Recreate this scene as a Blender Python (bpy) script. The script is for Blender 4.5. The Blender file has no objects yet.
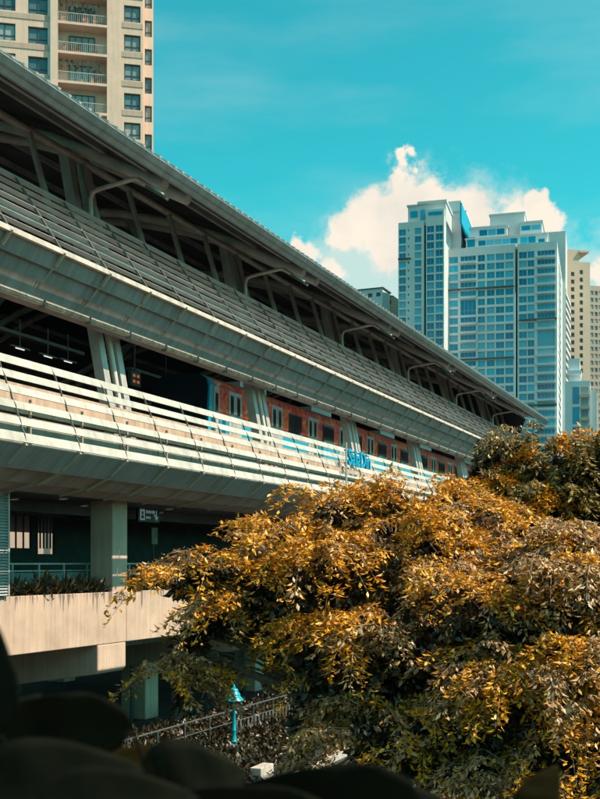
import bpy, bmesh, math, random
import numpy as np
from mathutils import Vector, Matrix

random.seed(7); rng = np.random.default_rng(11)
scene = bpy.context.scene
COL = scene.collection
R_ = math.radians

# ------------------------------------------------------------------ camera
FPX = 1100.0                      # focal length in photo pixels (photo 600 x 799)
HX, HY = 300.0, 563.0             # principal column, horizon row
TH = math.atan(460.0 / FPX)       # camera turned left of the station axis (+Y)
CT, ST = math.cos(TH), math.sin(TH)
ZC = 7.2                          # eye height above the street
FWD = Vector((-ST, CT, 0)); RGT = Vector((CT, ST, 0))
cam_d = bpy.data.cameras.new('camera')
cam_d.sensor_fit = 'HORIZONTAL'; cam_d.sensor_width = 36.0
cam_d.lens = 36.0 * FPX / 600.0
cam_d.shift_y = (HY - 399.5) / 600.0
cam_d.clip_start = 0.05; cam_d.clip_end = 6000
cam_d.dof.use_dof = True; cam_d.dof.focus_distance = 38.0; cam_d.dof.aperture_fstop = 11.0
cam = bpy.data.objects.new('camera', cam_d); COL.objects.link(cam)
cam.location = (0, 0, ZC); cam.rotation_euler = (math.pi / 2, 0, TH)
scene.camera = cam

# ------------------------------------------------------------------ sky and sun
SUN_EL, SUN_AZ = 50.5, 81.0       # azimuth clockwise from +Y
world = bpy.data.worlds.new('World'); scene.world = world; world.use_nodes = True
wt = world.node_tree; wn = wt.nodes; wl = wt.links
bg = wn['Background']; bg.inputs[1].default_value = 0.080
sky = wn.new('ShaderNodeTexSky'); sky.sky_type = 'NISHITA'; sky.sun_disc = False
sky.sun_elevation = R_(SUN_EL); sky.sun_rotation = R_(SUN_AZ); sky.altitude = 0; sky.air_density = 1.0
sky.dust_density = 0.6; sky.ozone_density = 1.0
tint = wn.new('ShaderNodeMix'); tint.data_type = 'RGBA'; tint.blend_type = 'MULTIPLY'; tint.inputs[0].default_value = 1
tint.inputs[7].default_value = (0.22, 1.86, 1.36, 1)
wl.new(sky.outputs[0], tint.inputs[6])

def wmath(op, a, b=None, c=None):
    n = wn.new('ShaderNodeMath'); n.operation = op
    for i, v in enumerate((a, b, c)):
        if v is None: continue
        if hasattr(v, 'is_output'): wl.new(v, n.inputs[i])
        else: n.inputs[i].default_value = v
    return n.outputs[0]

tc = wn.new('ShaderNodeTexCoord')
def wnoise(scale, detail, rough, off=(0, 0, 0)):
    mp = wn.new('ShaderNodeMapping'); mp.inputs['Location'].default_value = off
    wl.new(tc.outputs['Generated'], mp.inputs[0])
    n = wn.new('ShaderNodeTexNoise'); n.inputs['Scale'].default_value = scale
    n.inputs['Detail'].default_value = detail; n.inputs['Roughness'].default_value = rough
    wl.new(mp.outputs[0], n.inputs['Vector'])
    return n
def sky_dir(px, py):
    return (FWD + RGT * ((px - HX) / FPX) + Vector((0, 0, (HY - py) / FPX))).normalized()
warp = wnoise(16, 5, 0.6)
wv = wn.new('ShaderNodeVectorMath'); wv.operation = 'SUBTRACT'; wl.new(warp.outputs['Color'], wv.inputs[0]); wv.inputs[1].default_value = (.5, .5, .5)
wv2 = wn.new('ShaderNodeVectorMath'); wv2.operation = 'SCALE'; wl.new(wv.outputs[0], wv2.inputs[0]); wv2.inputs['Scale'].default_value = 0.055
wv3 = wn.new('ShaderNodeVectorMath'); wv3.operation = 'ADD'; wl.new(wv2.outputs[0], wv3.inputs[0]); wl.new(tc.outputs['Generated'], wv3.inputs[1])
def blob_field(blobs):
    acc = None
    for (px, py, r) in blobs:
        d = wn.new('ShaderNodeVectorMath'); d.operation = 'DISTANCE'
        wl.new(wv3.outputs[0], d.inputs[0]); d.inputs[1].default_value = sky_dir(px, py)
        q = wmath('SUBTRACT', 1.0, wmath('DIVIDE', d.outputs['Value'], r / 1260.0))
        acc = q if acc is None else wmath('SMOOTH_MAX', acc, q, 0.25)
    return acc
# cumulus heap behind the towers: crisp bright heads over a soft pale base
heads = blob_field([(294, 246, 16), (310, 256, 22), (328, 270, 24), (346, 228, 25), (362, 222, 32), (384, 210, 36), (410, 208, 42), (395, 235, 40), (440, 208, 42), (470, 220, 40),
                    (500, 228, 36), (399, 180, 10), (405, 167, 9), (414, 160, 10), (421, 172, 9), (534, 208, 17), (541, 222, 20), (530, 236, 24), (596, 278, 16), (615, 290, 28),
                    (700, 300, 60), (-160, 330, 70), (-60, 380, 60)])
base = blob_field([(318, 288, 48), (352, 262, 62), (385, 270, 84), (450, 290, 125), (560, 330, 110), (680, 360, 140), (-150, 400, 120)])
fine = wnoise(34, 9, 0.62)
fn = wmath('MULTIPLY', wmath('SUBTRACT', fine.outputs['Fac'], 0.5), 1.3)
hm = wn.new('ShaderNodeMapRange'); hm.interpolation_type = 'SMOOTHSTEP'
wl.new(wmath('ADD', heads, fn), hm.inputs[0]); hm.inputs[1].default_value = 0.0; hm.inputs[2].default_value = 0.42
bm_ = wn.new('ShaderNodeMapRange'); bm_.interpolation_type = 'SMOOTHSTEP'
wl.new(wmath('ADD', base, wmath('MULTIPLY', fn, 0.9)), bm_.inputs[0]); bm_.inputs[1].default_value = -0.12; bm_.inputs[2].default_value = 0.6
bm_.inputs[4].default_value = 0.85
mps = wn.new('ShaderNodeMapping'); mps.inputs['Scale'].default_value = (2, 2, 9); mps.inputs['Rotation'].default_value = (.25, .1, 0); wl.new(tc.outputs['Generated'], mps.inputs[0])
stk = wn.new('ShaderNodeTexNoise'); stk.inputs['Scale'].default_value = 2.2; stk.inputs['Detail'].default_value = 6; wl.new(mps.outputs[0], stk.inputs['Vector'])
sm_ = wn.new('ShaderNodeMapRange'); sm_.interpolation_type = 'SMOOTHSTEP'; wl.new(stk.outputs['Fac'], sm_.inputs[0]); sm_.inputs[1].default_value = .45; sm_.inputs[2].default_value = .8; sm_.inputs[4].default_value = .16
c0_ = wn.new('ShaderNodeMix'); c0_.data_type = 'RGBA'; wl.new(sm_.outputs[0], c0_.inputs[0]); wl.new(tint.outputs[2], c0_.inputs[6]); c0_.inputs[7].default_value = (6.0, 7.0, 6.6, 1)
c1 = wn.new('ShaderNodeMix'); c1.data_type = 'RGBA'; wl.new(bm_.outputs[0], c1.inputs[0]); wl.new(c0_.outputs[2], c1.inputs[6])
c1.inputs[7].default_value = (5.7, 6.9, 6.4, 1)
soft = wnoise(20, 4, 0.5, (3, 1, 2))
cr = wn.new('ShaderNodeValToRGB'); wl.new(soft.outputs['Fac'], cr.inputs[0])
cr.color_ramp.elements[0].position = .3; cr.color_ramp.elements[0].color = (6.7, 6.5, 5.8, 1)
cr.color_ramp.elements[1].position = .6; cr.color_ramp.elements[1].color = (8.6, 7.7, 6.5, 1)
c2 = wn.new('ShaderNodeMix'); c2.data_type = 'RGBA'; wl.new(hm.outputs[0], c2.inputs[0]); wl.new(c1.outputs[2], c2.inputs[6]); wl.new(cr.outputs[0], c2.inputs[7])
# warm cumulus added outside the view, masked from it, to neutralise ambient light
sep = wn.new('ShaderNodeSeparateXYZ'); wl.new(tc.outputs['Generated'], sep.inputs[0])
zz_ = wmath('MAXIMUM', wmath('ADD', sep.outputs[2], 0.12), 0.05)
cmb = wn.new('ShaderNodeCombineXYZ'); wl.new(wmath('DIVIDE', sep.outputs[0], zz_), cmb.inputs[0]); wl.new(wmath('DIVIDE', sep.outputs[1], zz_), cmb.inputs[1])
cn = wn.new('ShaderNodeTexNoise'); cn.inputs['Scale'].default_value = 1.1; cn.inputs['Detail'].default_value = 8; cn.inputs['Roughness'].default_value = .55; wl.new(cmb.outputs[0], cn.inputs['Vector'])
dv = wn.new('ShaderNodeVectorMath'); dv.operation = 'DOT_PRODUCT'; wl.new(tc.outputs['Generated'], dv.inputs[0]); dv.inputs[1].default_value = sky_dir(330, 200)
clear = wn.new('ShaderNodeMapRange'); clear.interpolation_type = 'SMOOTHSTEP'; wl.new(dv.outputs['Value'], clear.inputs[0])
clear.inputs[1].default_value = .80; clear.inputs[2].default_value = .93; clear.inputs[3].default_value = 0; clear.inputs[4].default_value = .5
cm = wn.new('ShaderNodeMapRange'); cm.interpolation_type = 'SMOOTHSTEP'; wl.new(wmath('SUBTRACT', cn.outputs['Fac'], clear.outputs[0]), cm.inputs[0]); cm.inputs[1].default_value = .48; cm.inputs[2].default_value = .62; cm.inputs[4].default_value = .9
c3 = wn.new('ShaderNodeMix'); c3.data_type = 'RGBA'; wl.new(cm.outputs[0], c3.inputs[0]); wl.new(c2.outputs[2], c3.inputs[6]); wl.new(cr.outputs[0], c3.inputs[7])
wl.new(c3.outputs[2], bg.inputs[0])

sd = bpy.data.lights.new('sun', 'SUN'); sd.energy = 5.0; sd.angle = R_(0.53); sd.color = (1.0, 0.79, 0.60)
sun = bpy.data.objects.new('sun', sd); COL.objects.link(sun)
sdir = Vector((math.sin(R_(SUN_AZ)) * math.cos(R_(SUN_EL)), math.cos(R_(SUN_AZ)) * math.cos(R_(SUN_EL)), math.sin(R_(SUN_EL))))
sun.rotation_euler = (-sdir).to_track_quat('-Z', 'Y').to_euler(); sun.location = (60, 20, 80)

vs = scene.view_settings
vs.view_transform = 'Standard'; vs.look = 'None'; vs.gamma = 1; vs.use_curve_mapping = False; vs.exposure = 0.55
scene.render.engine = 'CYCLES'
scene.cycles.max_bounces = 6; scene.cycles.diffuse_bounces = 3; scene.cycles.glossy_bounces = 3
scene.cycles.transmission_bounces = 4; scene.cycles.transparent_max_bounces = 6
scene.cycles.use_denoising = True; scene.cycles.caustics_reflective = False; scene.cycles.caustics_refractive = False

# ------------------------------------------------------------------ helpers
def P(px, py, d):                 # point seen at a photo pixel, d metres ahead
    return Vector((0, 0, ZC)) + FWD * d + RGT * ((px - HX) / FPX * d) + Vector((0, 0, (HY - py) / FPX * d))
def YA(px, a):                    # station Y of image column px on the plane X = -a
    d = FPX * a / (CT * (760.0 - px)); return (d - a * ST) / CT
def pt(a, y, h): return Vector((-a, y, ZC + h))   # a: metres left of the eye, h: metres above it

class MB:
    def __init__(s): s.v = []; s.f = []; s.m = []
    def add(s, vs, fs, mi=0):
        o = len(s.v); s.v += [tuple(x) for x in vs]
        for f in fs: s.f.append(tuple(i + o for i in f)); s.m.append(mi)
        return s
    def box(s, c, size, mi=0, rot=None):
        hx, hy, hz = size[0] / 2, size[1] / 2, size[2] / 2
        vs = [Vector((x, y, z)) for x in (-hx, hx) for y in (-hy, hy) for z in (-hz, hz)]
        if rot is not None: vs = [rot @ v for v in vs]
        vs = [v + Vector(c) for v in vs]
        return s.add(vs, [(0, 1, 3, 2), (4, 6, 7, 5), (0, 4, 5, 1), (2, 3, 7, 6), (0, 2, 6, 4), (1, 5, 7, 3)], mi)
    def box2(s, lo, hi, mi=0):
        return s.box([(lo[i] + hi[i]) / 2 for i in range(3)], [abs(hi[i] - lo[i]) for i in range(3)], mi)
    def prism_y(s, prof, y0, y1, mi=0, cap=True):   # prof: closed list of (x, z)
        n = len(prof); vs = [(x, y0, z) for x, z in prof] + [(x, y1, z) for x, z in prof]
        fs = [(i, (i + 1) % n, (i + 1) % n + n, i + n) for i in range(n)]
        if cap: fs += [tuple(range(n - 1, -1, -1)), tuple(range(n, 2 * n))]
        return s.add(vs, fs, mi)
    def bar(s, a, b, w, t, up=(0, 0, 1), mi=0):     # rectangular bar from a to b, w across, t along 'up'
        a = Vector(a); b = Vector(b); d = (b - a).normalized(); u = Vector(up)
        x = d.cross(u).normalized(); u = x.cross(d).normalized()
        vs = []
        for p in (a, b):
            for sx, su in ((-1, -1), (1, -1), (1, 1), (-1, 1)): vs.append(p + x * (sx * w / 2) + u * (su * t / 2))
        return s.add(vs, [(3, 2, 1, 0), (4, 5, 6, 7), (0, 1, 5, 4), (1, 2, 6, 5), (2, 3, 7, 6), (3, 0, 4, 7)], mi)
    def tube(s, pts, r, n=10, mi=0, cap=True):
        pts = [Vector(p) for p in pts]; rs = r if isinstance(r, (list, tuple)) else [r] * len(pts)
        rings = []; prev = None
        for i, p in enumerate(pts):
            d = (pts[min(i + 1, len(pts) - 1)] - pts[max(i - 1, 0)]).normalized()
            if prev is None:
                x = d.orthogonal().normalized()
            else:
                x = (prev - d * prev.dot(d)).normalized()
            prev = x; y = d.cross(x)
            rings.append([p + (x * math.cos(2 * math.pi * k / n) + y * math.sin(2 * math.pi * k / n)) * rs[i] for k in range(n)])
        vs = [v for r_ in rings for v in r_]; fs = []
        for i in range(len(pts) - 1):
            for k in range(n): fs.append((i * n + k, i * n + (k + 1) % n, (i + 1) * n + (k + 1) % n, (i + 1) * n + k))
        if cap: fs += [tuple(range(n - 1, -1, -1)), tuple(range((len(pts) - 1) * n, len(pts) * n))]
        return s.add(vs, fs, mi)
    def lathe(s, c, prof, n=16, mi=0):              # prof: (r, z) bottom to top
        vs = [(c[0] + r * math.cos(2 * math.pi * k / n), c[1] + r * math.sin(2 * math.pi * k / n), c[2] + z) for r, z in prof for k in range(n)]
        fs = [(i * n + k, i * n + (k + 1) % n, (i + 1) * n + (k + 1) % n, (i + 1) * n + k) for i in range(len(prof) - 1) for k in range(n)]
        fs += [tuple(range(n - 1, -1, -1)), tuple(range((len(prof) - 1) * n, len(prof) * n))]
        return s.add(vs, fs, mi)
    def mesh(s, name, mats, smooth=False):
        me = bpy.data.meshes.new(name); me.from_pydata(s.v, [], s.f)
        for m in (mats if isinstance(mats, (list, tuple)) else [mats]): me.materials.append(m)
        me.polygons.foreach_set('material_index', s.m)
        bm = bmesh.new(); bm.from_mesh(me); bmesh.ops.recalc_face_normals(bm, faces=bm.faces); bm.to_mesh(me); bm.free()
        if smooth:
            me.shade_smooth()
            me.set_sharp_from_angle(angle=R_(35))
        return me

def link(name, me, parent=None, loc=None):
    o = bpy.data.objects.new(name, me); COL.objects.link(o)
    if parent is not None: o.parent = parent
    if loc is not None: o.location = loc
    return o
def obj(name, mb, mats, parent=None, loc=None, smooth=False):
    return link(name, mb.mesh(name, mats, smooth), parent, loc)
def tag(o, label=None, cat=None, group=None, kind=None):
    for k, v in (('label', label), ('category', cat), ('group', group), ('kind', kind)):
        if v: o[k] = v
    return o
def thing(name, label, cat, loc=(0, 0, 0), group=None, rz=0):
    o = link(name, None, None, loc); o.rotation_euler.z = rz; o.empty_display_size = .3
    return tag(o, label, cat, group)
def bevel(o, w=.01, seg=2):
    m = o.modifiers.new('bevel', 'BEVEL'); m.width = w; m.segments = seg; m.limit_method = 'ANGLE'; return o

# ------------------------------------------------------------------ materials
def mat(name, col, rough=.6, var=.12, scale=3.0, bump=0.0, bscale=40., metal=0.0, spec=.4, col2=None, obj_var=0.0, stretch=None):
    m = bpy.data.materials.new(name); m.use_nodes = True; nt = m.node_tree; N = nt.nodes; L = nt.links
    b = N['Principled BSDF']; b.inputs['Roughness'].default_value = rough; b.inputs['Metallic'].default_value = metal
    b.inputs['Specular IOR Level'].default_value = spec
    tcn = N.new('ShaderNodeTexCoord'); geo = N.new('ShaderNodeNewGeometry')
    mp = N.new('ShaderNodeMapping'); L.new(geo.outputs['Position'], mp.inputs[0])
    if stretch: mp.inputs['Scale'].default_value = stretch
    no = N.new('ShaderNodeTexNoise'); no.inputs['Scale'].default_value = scale; no.inputs['Detail'].default_value = 6; no.inputs['Roughness'].default_value = .6
    L.new(mp.outputs[0], no.inputs['Vector'])
    cr = N.new('ShaderNodeValToRGB'); L.new(no.outputs['Fac'], cr.inputs[0])
    lo = col2 if col2 else tuple(max(0, c * (1 - var * 2)) for c in col)
    hi = col if col2 else tuple(min(1, c * (1 + var)) for c in col)
    cr.color_ramp.elements[0].position = .3; cr.color_ramp.elements[0].color = (*lo, 1)
    cr.color_ramp.elements[1].position = .68; cr.color_ramp.elements[1].color = (*hi, 1)
    out = cr.outputs[0]
    if obj_var:
        oi = N.new('ShaderNodeObjectInfo'); mr = N.new('ShaderNodeMapRange'); L.new(oi.outputs['Random'], mr.inputs[0])
        mr.inputs[3].default_value = 1 - obj_var; mr.inputs[4].default_value = 1 + obj_var
        hs = N.new('ShaderNodeHueSaturation'); L.new(mr.outputs[0], hs.inputs['Value']); L.new(out, hs.inputs['Color']); out = hs.outputs[0]
    L.new(out, b.inputs['Base Color'])
    if bump:
        n2 = N.new('ShaderNodeTexNoise'); n2.inputs['Scale'].default_value = bscale; n2.inputs['Detail'].default_value = 5
        L.new(mp.outputs[0], n2.inputs['Vector'])
        bp = N.new('ShaderNodeBump'); bp.inputs['Strength'].default_value = bump; bp.inputs['Distance'].default_value = .02
        L.new(n2.outputs['Fac'], bp.inputs['Height']); L.new(bp.outputs[0], b.inputs['Normal'])
    return m
def emit(name, col, s):
    m = bpy.data.materials.new(name); m.use_nodes = True; b = m.node_tree.nodes['Principled BSDF']
    b.inputs['Base Color'].default_value = (*col, 1); b.inputs['Emission Color'].default_value = (*col, 1); b.inputs['Emission Strength'].default_value = s
    return m
def glass_mat(name, c_dark, c_light, rough=.08):
    m = bpy.data.materials.new(name); m.use_nodes = True; nt = m.node_tree; N = nt.nodes; L = nt.links; b = N['Principled BSDF']
    oi = N.new('ShaderNodeObjectInfo'); cr = N.new('ShaderNodeValToRGB'); L.new(oi.outputs['Random'], cr.inputs[0])
    e = cr.color_ramp.elements; e[0].position = 0; e[0].color = (*c_dark, 1); e[1].position = 1; e[1].color = (*c_light, 1)
    e2 = cr.color_ramp.elements.new(.62); e2.color = tuple((x + y) / 2 for x, y in zip(c_dark, c_light)) + (1,)
    e3 = cr.color_ramp.elements.new(.86); e3.color = (c_light[0] + .12, c_light[1] * .9, c_light[2] * .8, 1)
    L.new(cr.outputs[0], b.inputs['Base Color']); b.inputs['Roughness'].default_value = rough
    b.inputs['Specular IOR Level'].default_value = .35
    no = N.new('ShaderNodeTexNoise'); no.inputs['Scale'].default_value = .5; geo = N.new('ShaderNodeNewGeometry'); L.new(geo.outputs['Position'], no.inputs['Vector'])
    bp = N.new('ShaderNodeBump'); bp.inputs['Strength'].default_value = .15; bp.inputs['Distance'].default_value = .05; L.new(no.outputs['Fac'], bp.inputs['Height']); L.new(bp.outputs[0], b.inputs['Normal'])
    return m

def concrete_mat(name, col, dark, streak=.5):
    m = mat(name, col, .85, .1, .9, .25, 60., col2=dark)
    nt = m.node_tree; N = nt.nodes; L = nt.links; b = N['Principled BSDF']
    src = b.inputs['Base Color'].links[0].from_socket
    geo = N.new('ShaderNodeNewGeometry'); mp = N.new('ShaderNodeMapping'); mp.inputs['Scale'].default_value = (5, 5, .22); L.new(geo.outputs['Position'], mp.inputs[0])
    n = N.new('ShaderNodeTexNoise'); n.inputs['Scale'].default_value = 1.3; n.inputs['Detail'].default_value = 7; L.new(mp.outputs[0], n.inputs['Vector'])
    cr = N.new('ShaderNodeValToRGB'); L.new(n.outputs['Fac'], cr.inputs[0])
    cr.color_ramp.elements[0].position = .40; cr.color_ramp.elements[0].color = (1 - streak, 1 - streak, 1 - streak, 1)
    cr.color_ramp.elements[1].position = .56; cr.color_ramp.elements[1].color = (1, 1, 1, 1)
    mx = N.new('ShaderNodeMix'); mx.data_type = 'RGBA'; mx.blend_type = 'MULTIPLY'; mx.inputs[0].default_value = 1
    L.new(src, mx.inputs[6]); L.new(cr.outputs[0], mx.inputs[7]); L.new(mx.outputs[2], b.inputs['Base Color'])
    return m

M = {}
M['concrete'] = concrete_mat('concrete', (.62, .47, .38), (.45, .335, .27), .12)
M['concrete_stained'] = concrete_mat('concrete_stained', (.62, .47, .38), (.45, .335, .27), .12)
M['concrete_dark'] = concrete_mat('concrete_dark', (.36, .31, .27), (.24, .20, .17), .3)
M['white_steel'] = mat('white_steel', (.53, .515, .48), .45, .1, 2.0, obj_var=.06)
M['arm_pipe'] = mat('arm_pipe', (.66, .62, .57), .45, .1, 3)
M['rafter'] = mat('rafter', (.62, .63, .62), .45, .12, 1.2)
M['cream_rail'] = mat('cream_rail', (.64, .58, .53), .45, .06, 2.0)
M['louver'] = mat('louver', (.55, .63, .64), .45, .12, 1.5, metal=.2, obj_var=.1)
M['panel'] = mat('panel', (.265, .30, .31), .5, .08, .9, obj_var=.07, stretch=(1, .4, 1))
M['soffit_panel'] = mat('soffit_panel', (.29, .27, .245), .6, .12, .8, obj_var=.08)
M['rib'] = mat('rib', (.17, .17, .155), .6, .15, 4)
M['bracket'] = mat('bracket', (.42, .37, .31), .55, .12, 4)
M['beige_pipe'] = mat('beige_pipe', (.55, .46, .38), .55, .18, 3)
M['inner_wall'] = mat('inner_wall', (.60, .44, .35), .8, .12, 1.2)
M['mesh_panel'] = mat('mesh_panel', (.33, .31, .28), .7, .15, 3)
M['column_steel'] = mat('column_steel', (.46, .45, .43), .4, .1, 1.2, metal=.1)
M['downpipe'] = mat('downpipe', (.62, .58, .53), .4, .1, 1.2)
M['truss'] = mat('truss', (.30, .32, .33), .55, .15, 1.5)
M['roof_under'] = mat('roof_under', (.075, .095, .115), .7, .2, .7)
M['fascia'] = mat('fascia', (.25, .285, .295), .5, .12, 1.0, metal=.2, stretch=(1, .15, 3))
M['roof_cap'] = mat('roof_cap', (.66, .64, .60), .5, .1, 3)
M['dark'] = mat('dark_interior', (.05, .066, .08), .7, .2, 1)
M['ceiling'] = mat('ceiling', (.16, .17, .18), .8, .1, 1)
M['floor'] = mat('floor_tile', (.2, .19, .18), .4, .1, 2)
M['lamp_teal'] = mat('lamp_teal', (.0, .34, .46), .35, .12, 6)
M['train_blue'] = mat('train_blue', (.0, .36, .58), .35, .08, 2)
M['train_grey'] = mat('train_grey', (.42, .42, .40), .35, .06, 2)
M['glass_dark'] = mat('glass_dark', (.012, .022, .03), .08, .1, 2, spec=.8)
M['sign_blue'] = mat('sign_blue', (.0, .30, .52), .4, .1, 5)
M['asphalt'] = mat('asphalt', (.055, .055, .055), .9, .25, 1.5, .3, 90)
M['paving'] = mat('paving', (.04, .038, .036), .9, .2, 2.5, .2, 60)
M['kerb'] = mat('kerb', (.48, .45, .41), .9, .15, 3)
M['rail_grey'] = mat('rail_grey', (.07, .08, .085), .5, .1, 3)
M['bark'] = mat('bark', (.13, .09, .06), .9, .3, 9, .6, 30)
M['tan_wall'] = concrete_mat('tan_wall', (.76, .57, .47), (.67, .50, .41), .08)
M['tan_wall_dark'] = concrete_mat('tan_wall_dark', (.54, .42, .34), (.47, .36, .29), .10)
M['frame'] = mat('frame', (.07, .07, .07), .5, .1, 2)
M['frame_white'] = mat('frame_white', (.55, .56, .54), .5, .1, 2)
M['tower_wall'] = mat('tower_wall', (.60, .66, .69), .7, .07, .05)
M['tower_dark'] = mat('tower_dark', (.10, .12, .12), .6, .15, .1)
M['far_tan'] = mat('far_tan', (.55, .45, .36), .8, .06, .05)
M['far_tan2'] = mat('far_tan2', (.42, .36, .30), .8, .08, .05)
M['pale_wall'] = mat('pale_wall', (.66, .62, .57), .8, .08, .3)
M['glass_tower'] = glass_mat('glass_tower', (.0, .16, .31), (.0, .48, .72))
M['glass_tan'] = glass_mat('glass_tan', (.06, .15, .19), (.26, .42, .45))
M['clutter'] = mat('clutter', (.24, .16, .12), .8, .9, 3.5, obj_var=.3)

def add_drips(m):
    nt = m.node_tree; N = nt.nodes; L = nt.links; b = N['Principled BSDF']; src = b.inputs['Base Color'].links[0].from_socket
    geo = N.new('ShaderNodeNewGeometry'); sx = N.new('ShaderNodeSeparateXYZ'); L.new(geo.outputs['Position'], sx.inputs[0])
    mp = N.new('ShaderNodeMapping'); mp.inputs['Scale'].default_value = (0, 3.0, .10); L.new(geo.outputs['Position'], mp.inputs[0])
    n = N.new('ShaderNodeTexNoise'); n.inputs['Scale'].default_value = 2.4; n.inputs['Detail'].default_value = 3; L.new(mp.outputs[0], n.inputs['Vector'])
    fall = N.new('ShaderNodeMapRange'); L.new(sx.outputs[2], fall.inputs[0]); fall.inputs[1].default_value = ZC - 2.0; fall.inputs[2].default_value = ZC - .97; fall.inputs[3].default_value = -.22; fall.inputs[4].default_value = .085
    ad = N.new('ShaderNodeMath'); ad.operation = 'ADD'; L.new(n.outputs['Fac'], ad.inputs[0]); L.new(fall.outputs[0], ad.inputs[1])
    mk = N.new('ShaderNodeMapRange'); L.new(ad.outputs[0], mk.inputs[0]); mk.inputs[1].default_value = .565; mk.inputs[2].default_value = .62; mk.inputs[4].default_value = .8
    mx = N.new('ShaderNodeMix'); mx.data_type = 'RGBA'; L.new(mk.outputs[0], mx.inputs[0]); L.new(src, mx.inputs[6]); mx.inputs[7].default_value = (.12, .10, .09, 1); L.new(mx.outputs[2], b.inputs['Base Color'])
add_drips(M['concrete_stained'])

def add_streaks(m, amt, sc):
    nt = m.node_tree; N = nt.nodes; L = nt.links; b = N['Principled BSDF']; src = b.inputs['Base Color'].links[0].from_socket
    geo = N.new('ShaderNodeNewGeometry'); mp = N.new('ShaderNodeMapping'); mp.inputs['Scale'].default_value = (sc * .2, sc, sc * .12); L.new(geo.outputs['Position'], mp.inputs[0])
    n = N.new('ShaderNodeTexNoise'); n.inputs['Scale'].default_value = 1.0; n.inputs['Detail'].default_value = 7; n.inputs['Roughness'].default_value = .65; L.new(mp.outputs[0], n.inputs['Vector'])
    cr = N.new('ShaderNodeValToRGB'); L.new(n.outputs['Fac'], cr.inputs[0]); cr.color_ramp.elements[0].position = .36; cr.color_ramp.elements[0].color = (1 - amt, 1 - amt * 1.05, 1 - amt * 1.15, 1)
    cr.color_ramp.elements[1].position = .6; cr.color_ramp.elements[1].color = (1, 1, 1, 1)
    mx = N.new('ShaderNodeMix'); mx.data_type = 'RGBA'; mx.blend_type = 'MULTIPLY'; mx.inputs[0].default_value = 1; L.new(src, mx.inputs[6]); L.new(cr.outputs[0], mx.inputs[7]); L.new(mx.outputs[2], b.inputs['Base Color'])
for k_, a_, s_ in (('panel', .3, 3.0), ('soffit_panel', .35, 2.2), ('white_steel', .22, 3.5), ('cream_rail', .25, 3.0), ('column_steel', .2, 6.0), ('fascia', .25, 2.5), ('tower_wall', .10, .35), ('inner_wall', .3, 4.0), ('beige_pipe', .4, 3.0)): add_streaks(M[k_], a_, s_)

# ------------------------------------------------------------------ ground
g = MB().add([(-2500, -600, 0), (2500, -600, 0), (2500, 3200, 0), (-2500, 3200, 0)], [(0, 1, 2, 3)])
tag(obj('ground', g, M['asphalt']), kind='structure')
pv = MB().box2((-23.5, 0, 0.004), (-14.5, 130, .14)); tag(obj('pavement', pv, M['paving']), kind='structure')
kb = MB().box2((-14.45, 0, 0.004), (-14.2, 130, .17)); kb.box2((-23.8, 0, .004), (-23.55, 130, .17))
tag(obj('kerb', kb, M['kerb']), kind='structure')

# ------------------------------------------------------------------ train station
ST_ = thing('train_station', 'long elevated train station with dark roof, steel sunshade louvres and white slatted trackside barrier', 'station', (-20, 55, 0))
SO = Vector((-20, 55, 0))
def sobj(name, mb, mats, parent=None, smooth=False):       # mesh given in world coordinates, child of the station (or of a station part)
    me = mb.mesh(name, mats, smooth); o = bpy.data.objects.new(name, me); COL.objects.link(o)
    o.parent = parent or ST_
    if parent is None: o.location = -SO
    return o
def slink(name, me, loc, parent=None):
    o = bpy.data.objects.new(name, me); COL.objects.link(o); o.parent = parent or ST_
    o.location = Vector(loc) - (SO if parent is None else Vector((0, 0, 0))); return o
Y0, Y1 = 15.2, 98.0
BAY = 11.9; COLY = [31.75 + BAY * k for k in range(-1, 6)]
RIBP = BAY / 5; RIBY = [YA(61.7, 18.2) + RIBP * k for k in range(-5, 31)]
RIBY = [y for y in RIBY if Y0 <= y <= Y1]; NB = len(RIBY) - 1
# roof arch (a, h of the sheet's underside)
ROOF = [(17.5, 12.62), (19.0, 13.40), (21.0, 14.40), (23.0, 15.28), (25.0, 16.0), (27.5, 16.7), (30, 17.15), (33, 17.3)]
ROOF = ROOF + [(66 - a, h) for a, h in reversed(ROOF[:-1])]
prof = [(-a, ZC + h) for a, h in ROOF] + [(-a, ZC + h + .12) for a, h in reversed(ROOF)]
sobj('roof', MB().prism_y(prof, Y0 - 1, Y1 + .6), M['roof_under'])
fx = [(-17.28, ZC + 12.60), (-17.52, ZC + 12.27), (-17.60, ZC + 12.27), (-17.60, ZC + 12.52), (-17.36, ZC + 12.68)]
fo = sobj('roof_fascia', MB().prism_y(fx, Y0 - 1, Y1 + .6), M['fascia'])
gx = [(-17.36, ZC + 12.455), (-17.395, ZC + 12.41), (-17.372, ZC + 12.402), (-17.338, ZC + 12.446)]
sobj('fascia_ridge', MB().prism_y(gx, Y0 - 1, Y1 + .58), M['fascia'])
ribm = MB()
for k in range(len(ROOF[:3]) - 1):
    (a0, h0), (a1, h1) = ROOF[k], ROOF[k + 1]
    if k == 0: a0, h0 = 17.30, 12.56
    ribm.bar((-a0, 0, ZC + h0 + .145), (-a1, 0, ZC + h1 + .145), .12, .06, (0, 0, 1))
rme = ribm.mesh('roof_rib', M['roof_cap'])
y = Y0 - .8
while y < Y1 + .4:
    slink('roof_rib', rme, (0, y, 0)); y += .49
# purlins
for a, h in ((18.6, 12.98), (20.2, 13.78), (24.2, 15.5), (26.6, 16.26), (29.2, 16.83), (33, 17.1), (38, 16.6), (43, 15.2)):
    sobj('purlin', MB().box2((-a - .06, Y0 - .8, ZC + h - .12), (-a + .06, Y1 + .4, ZC + h + .1)), M['truss'])
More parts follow.
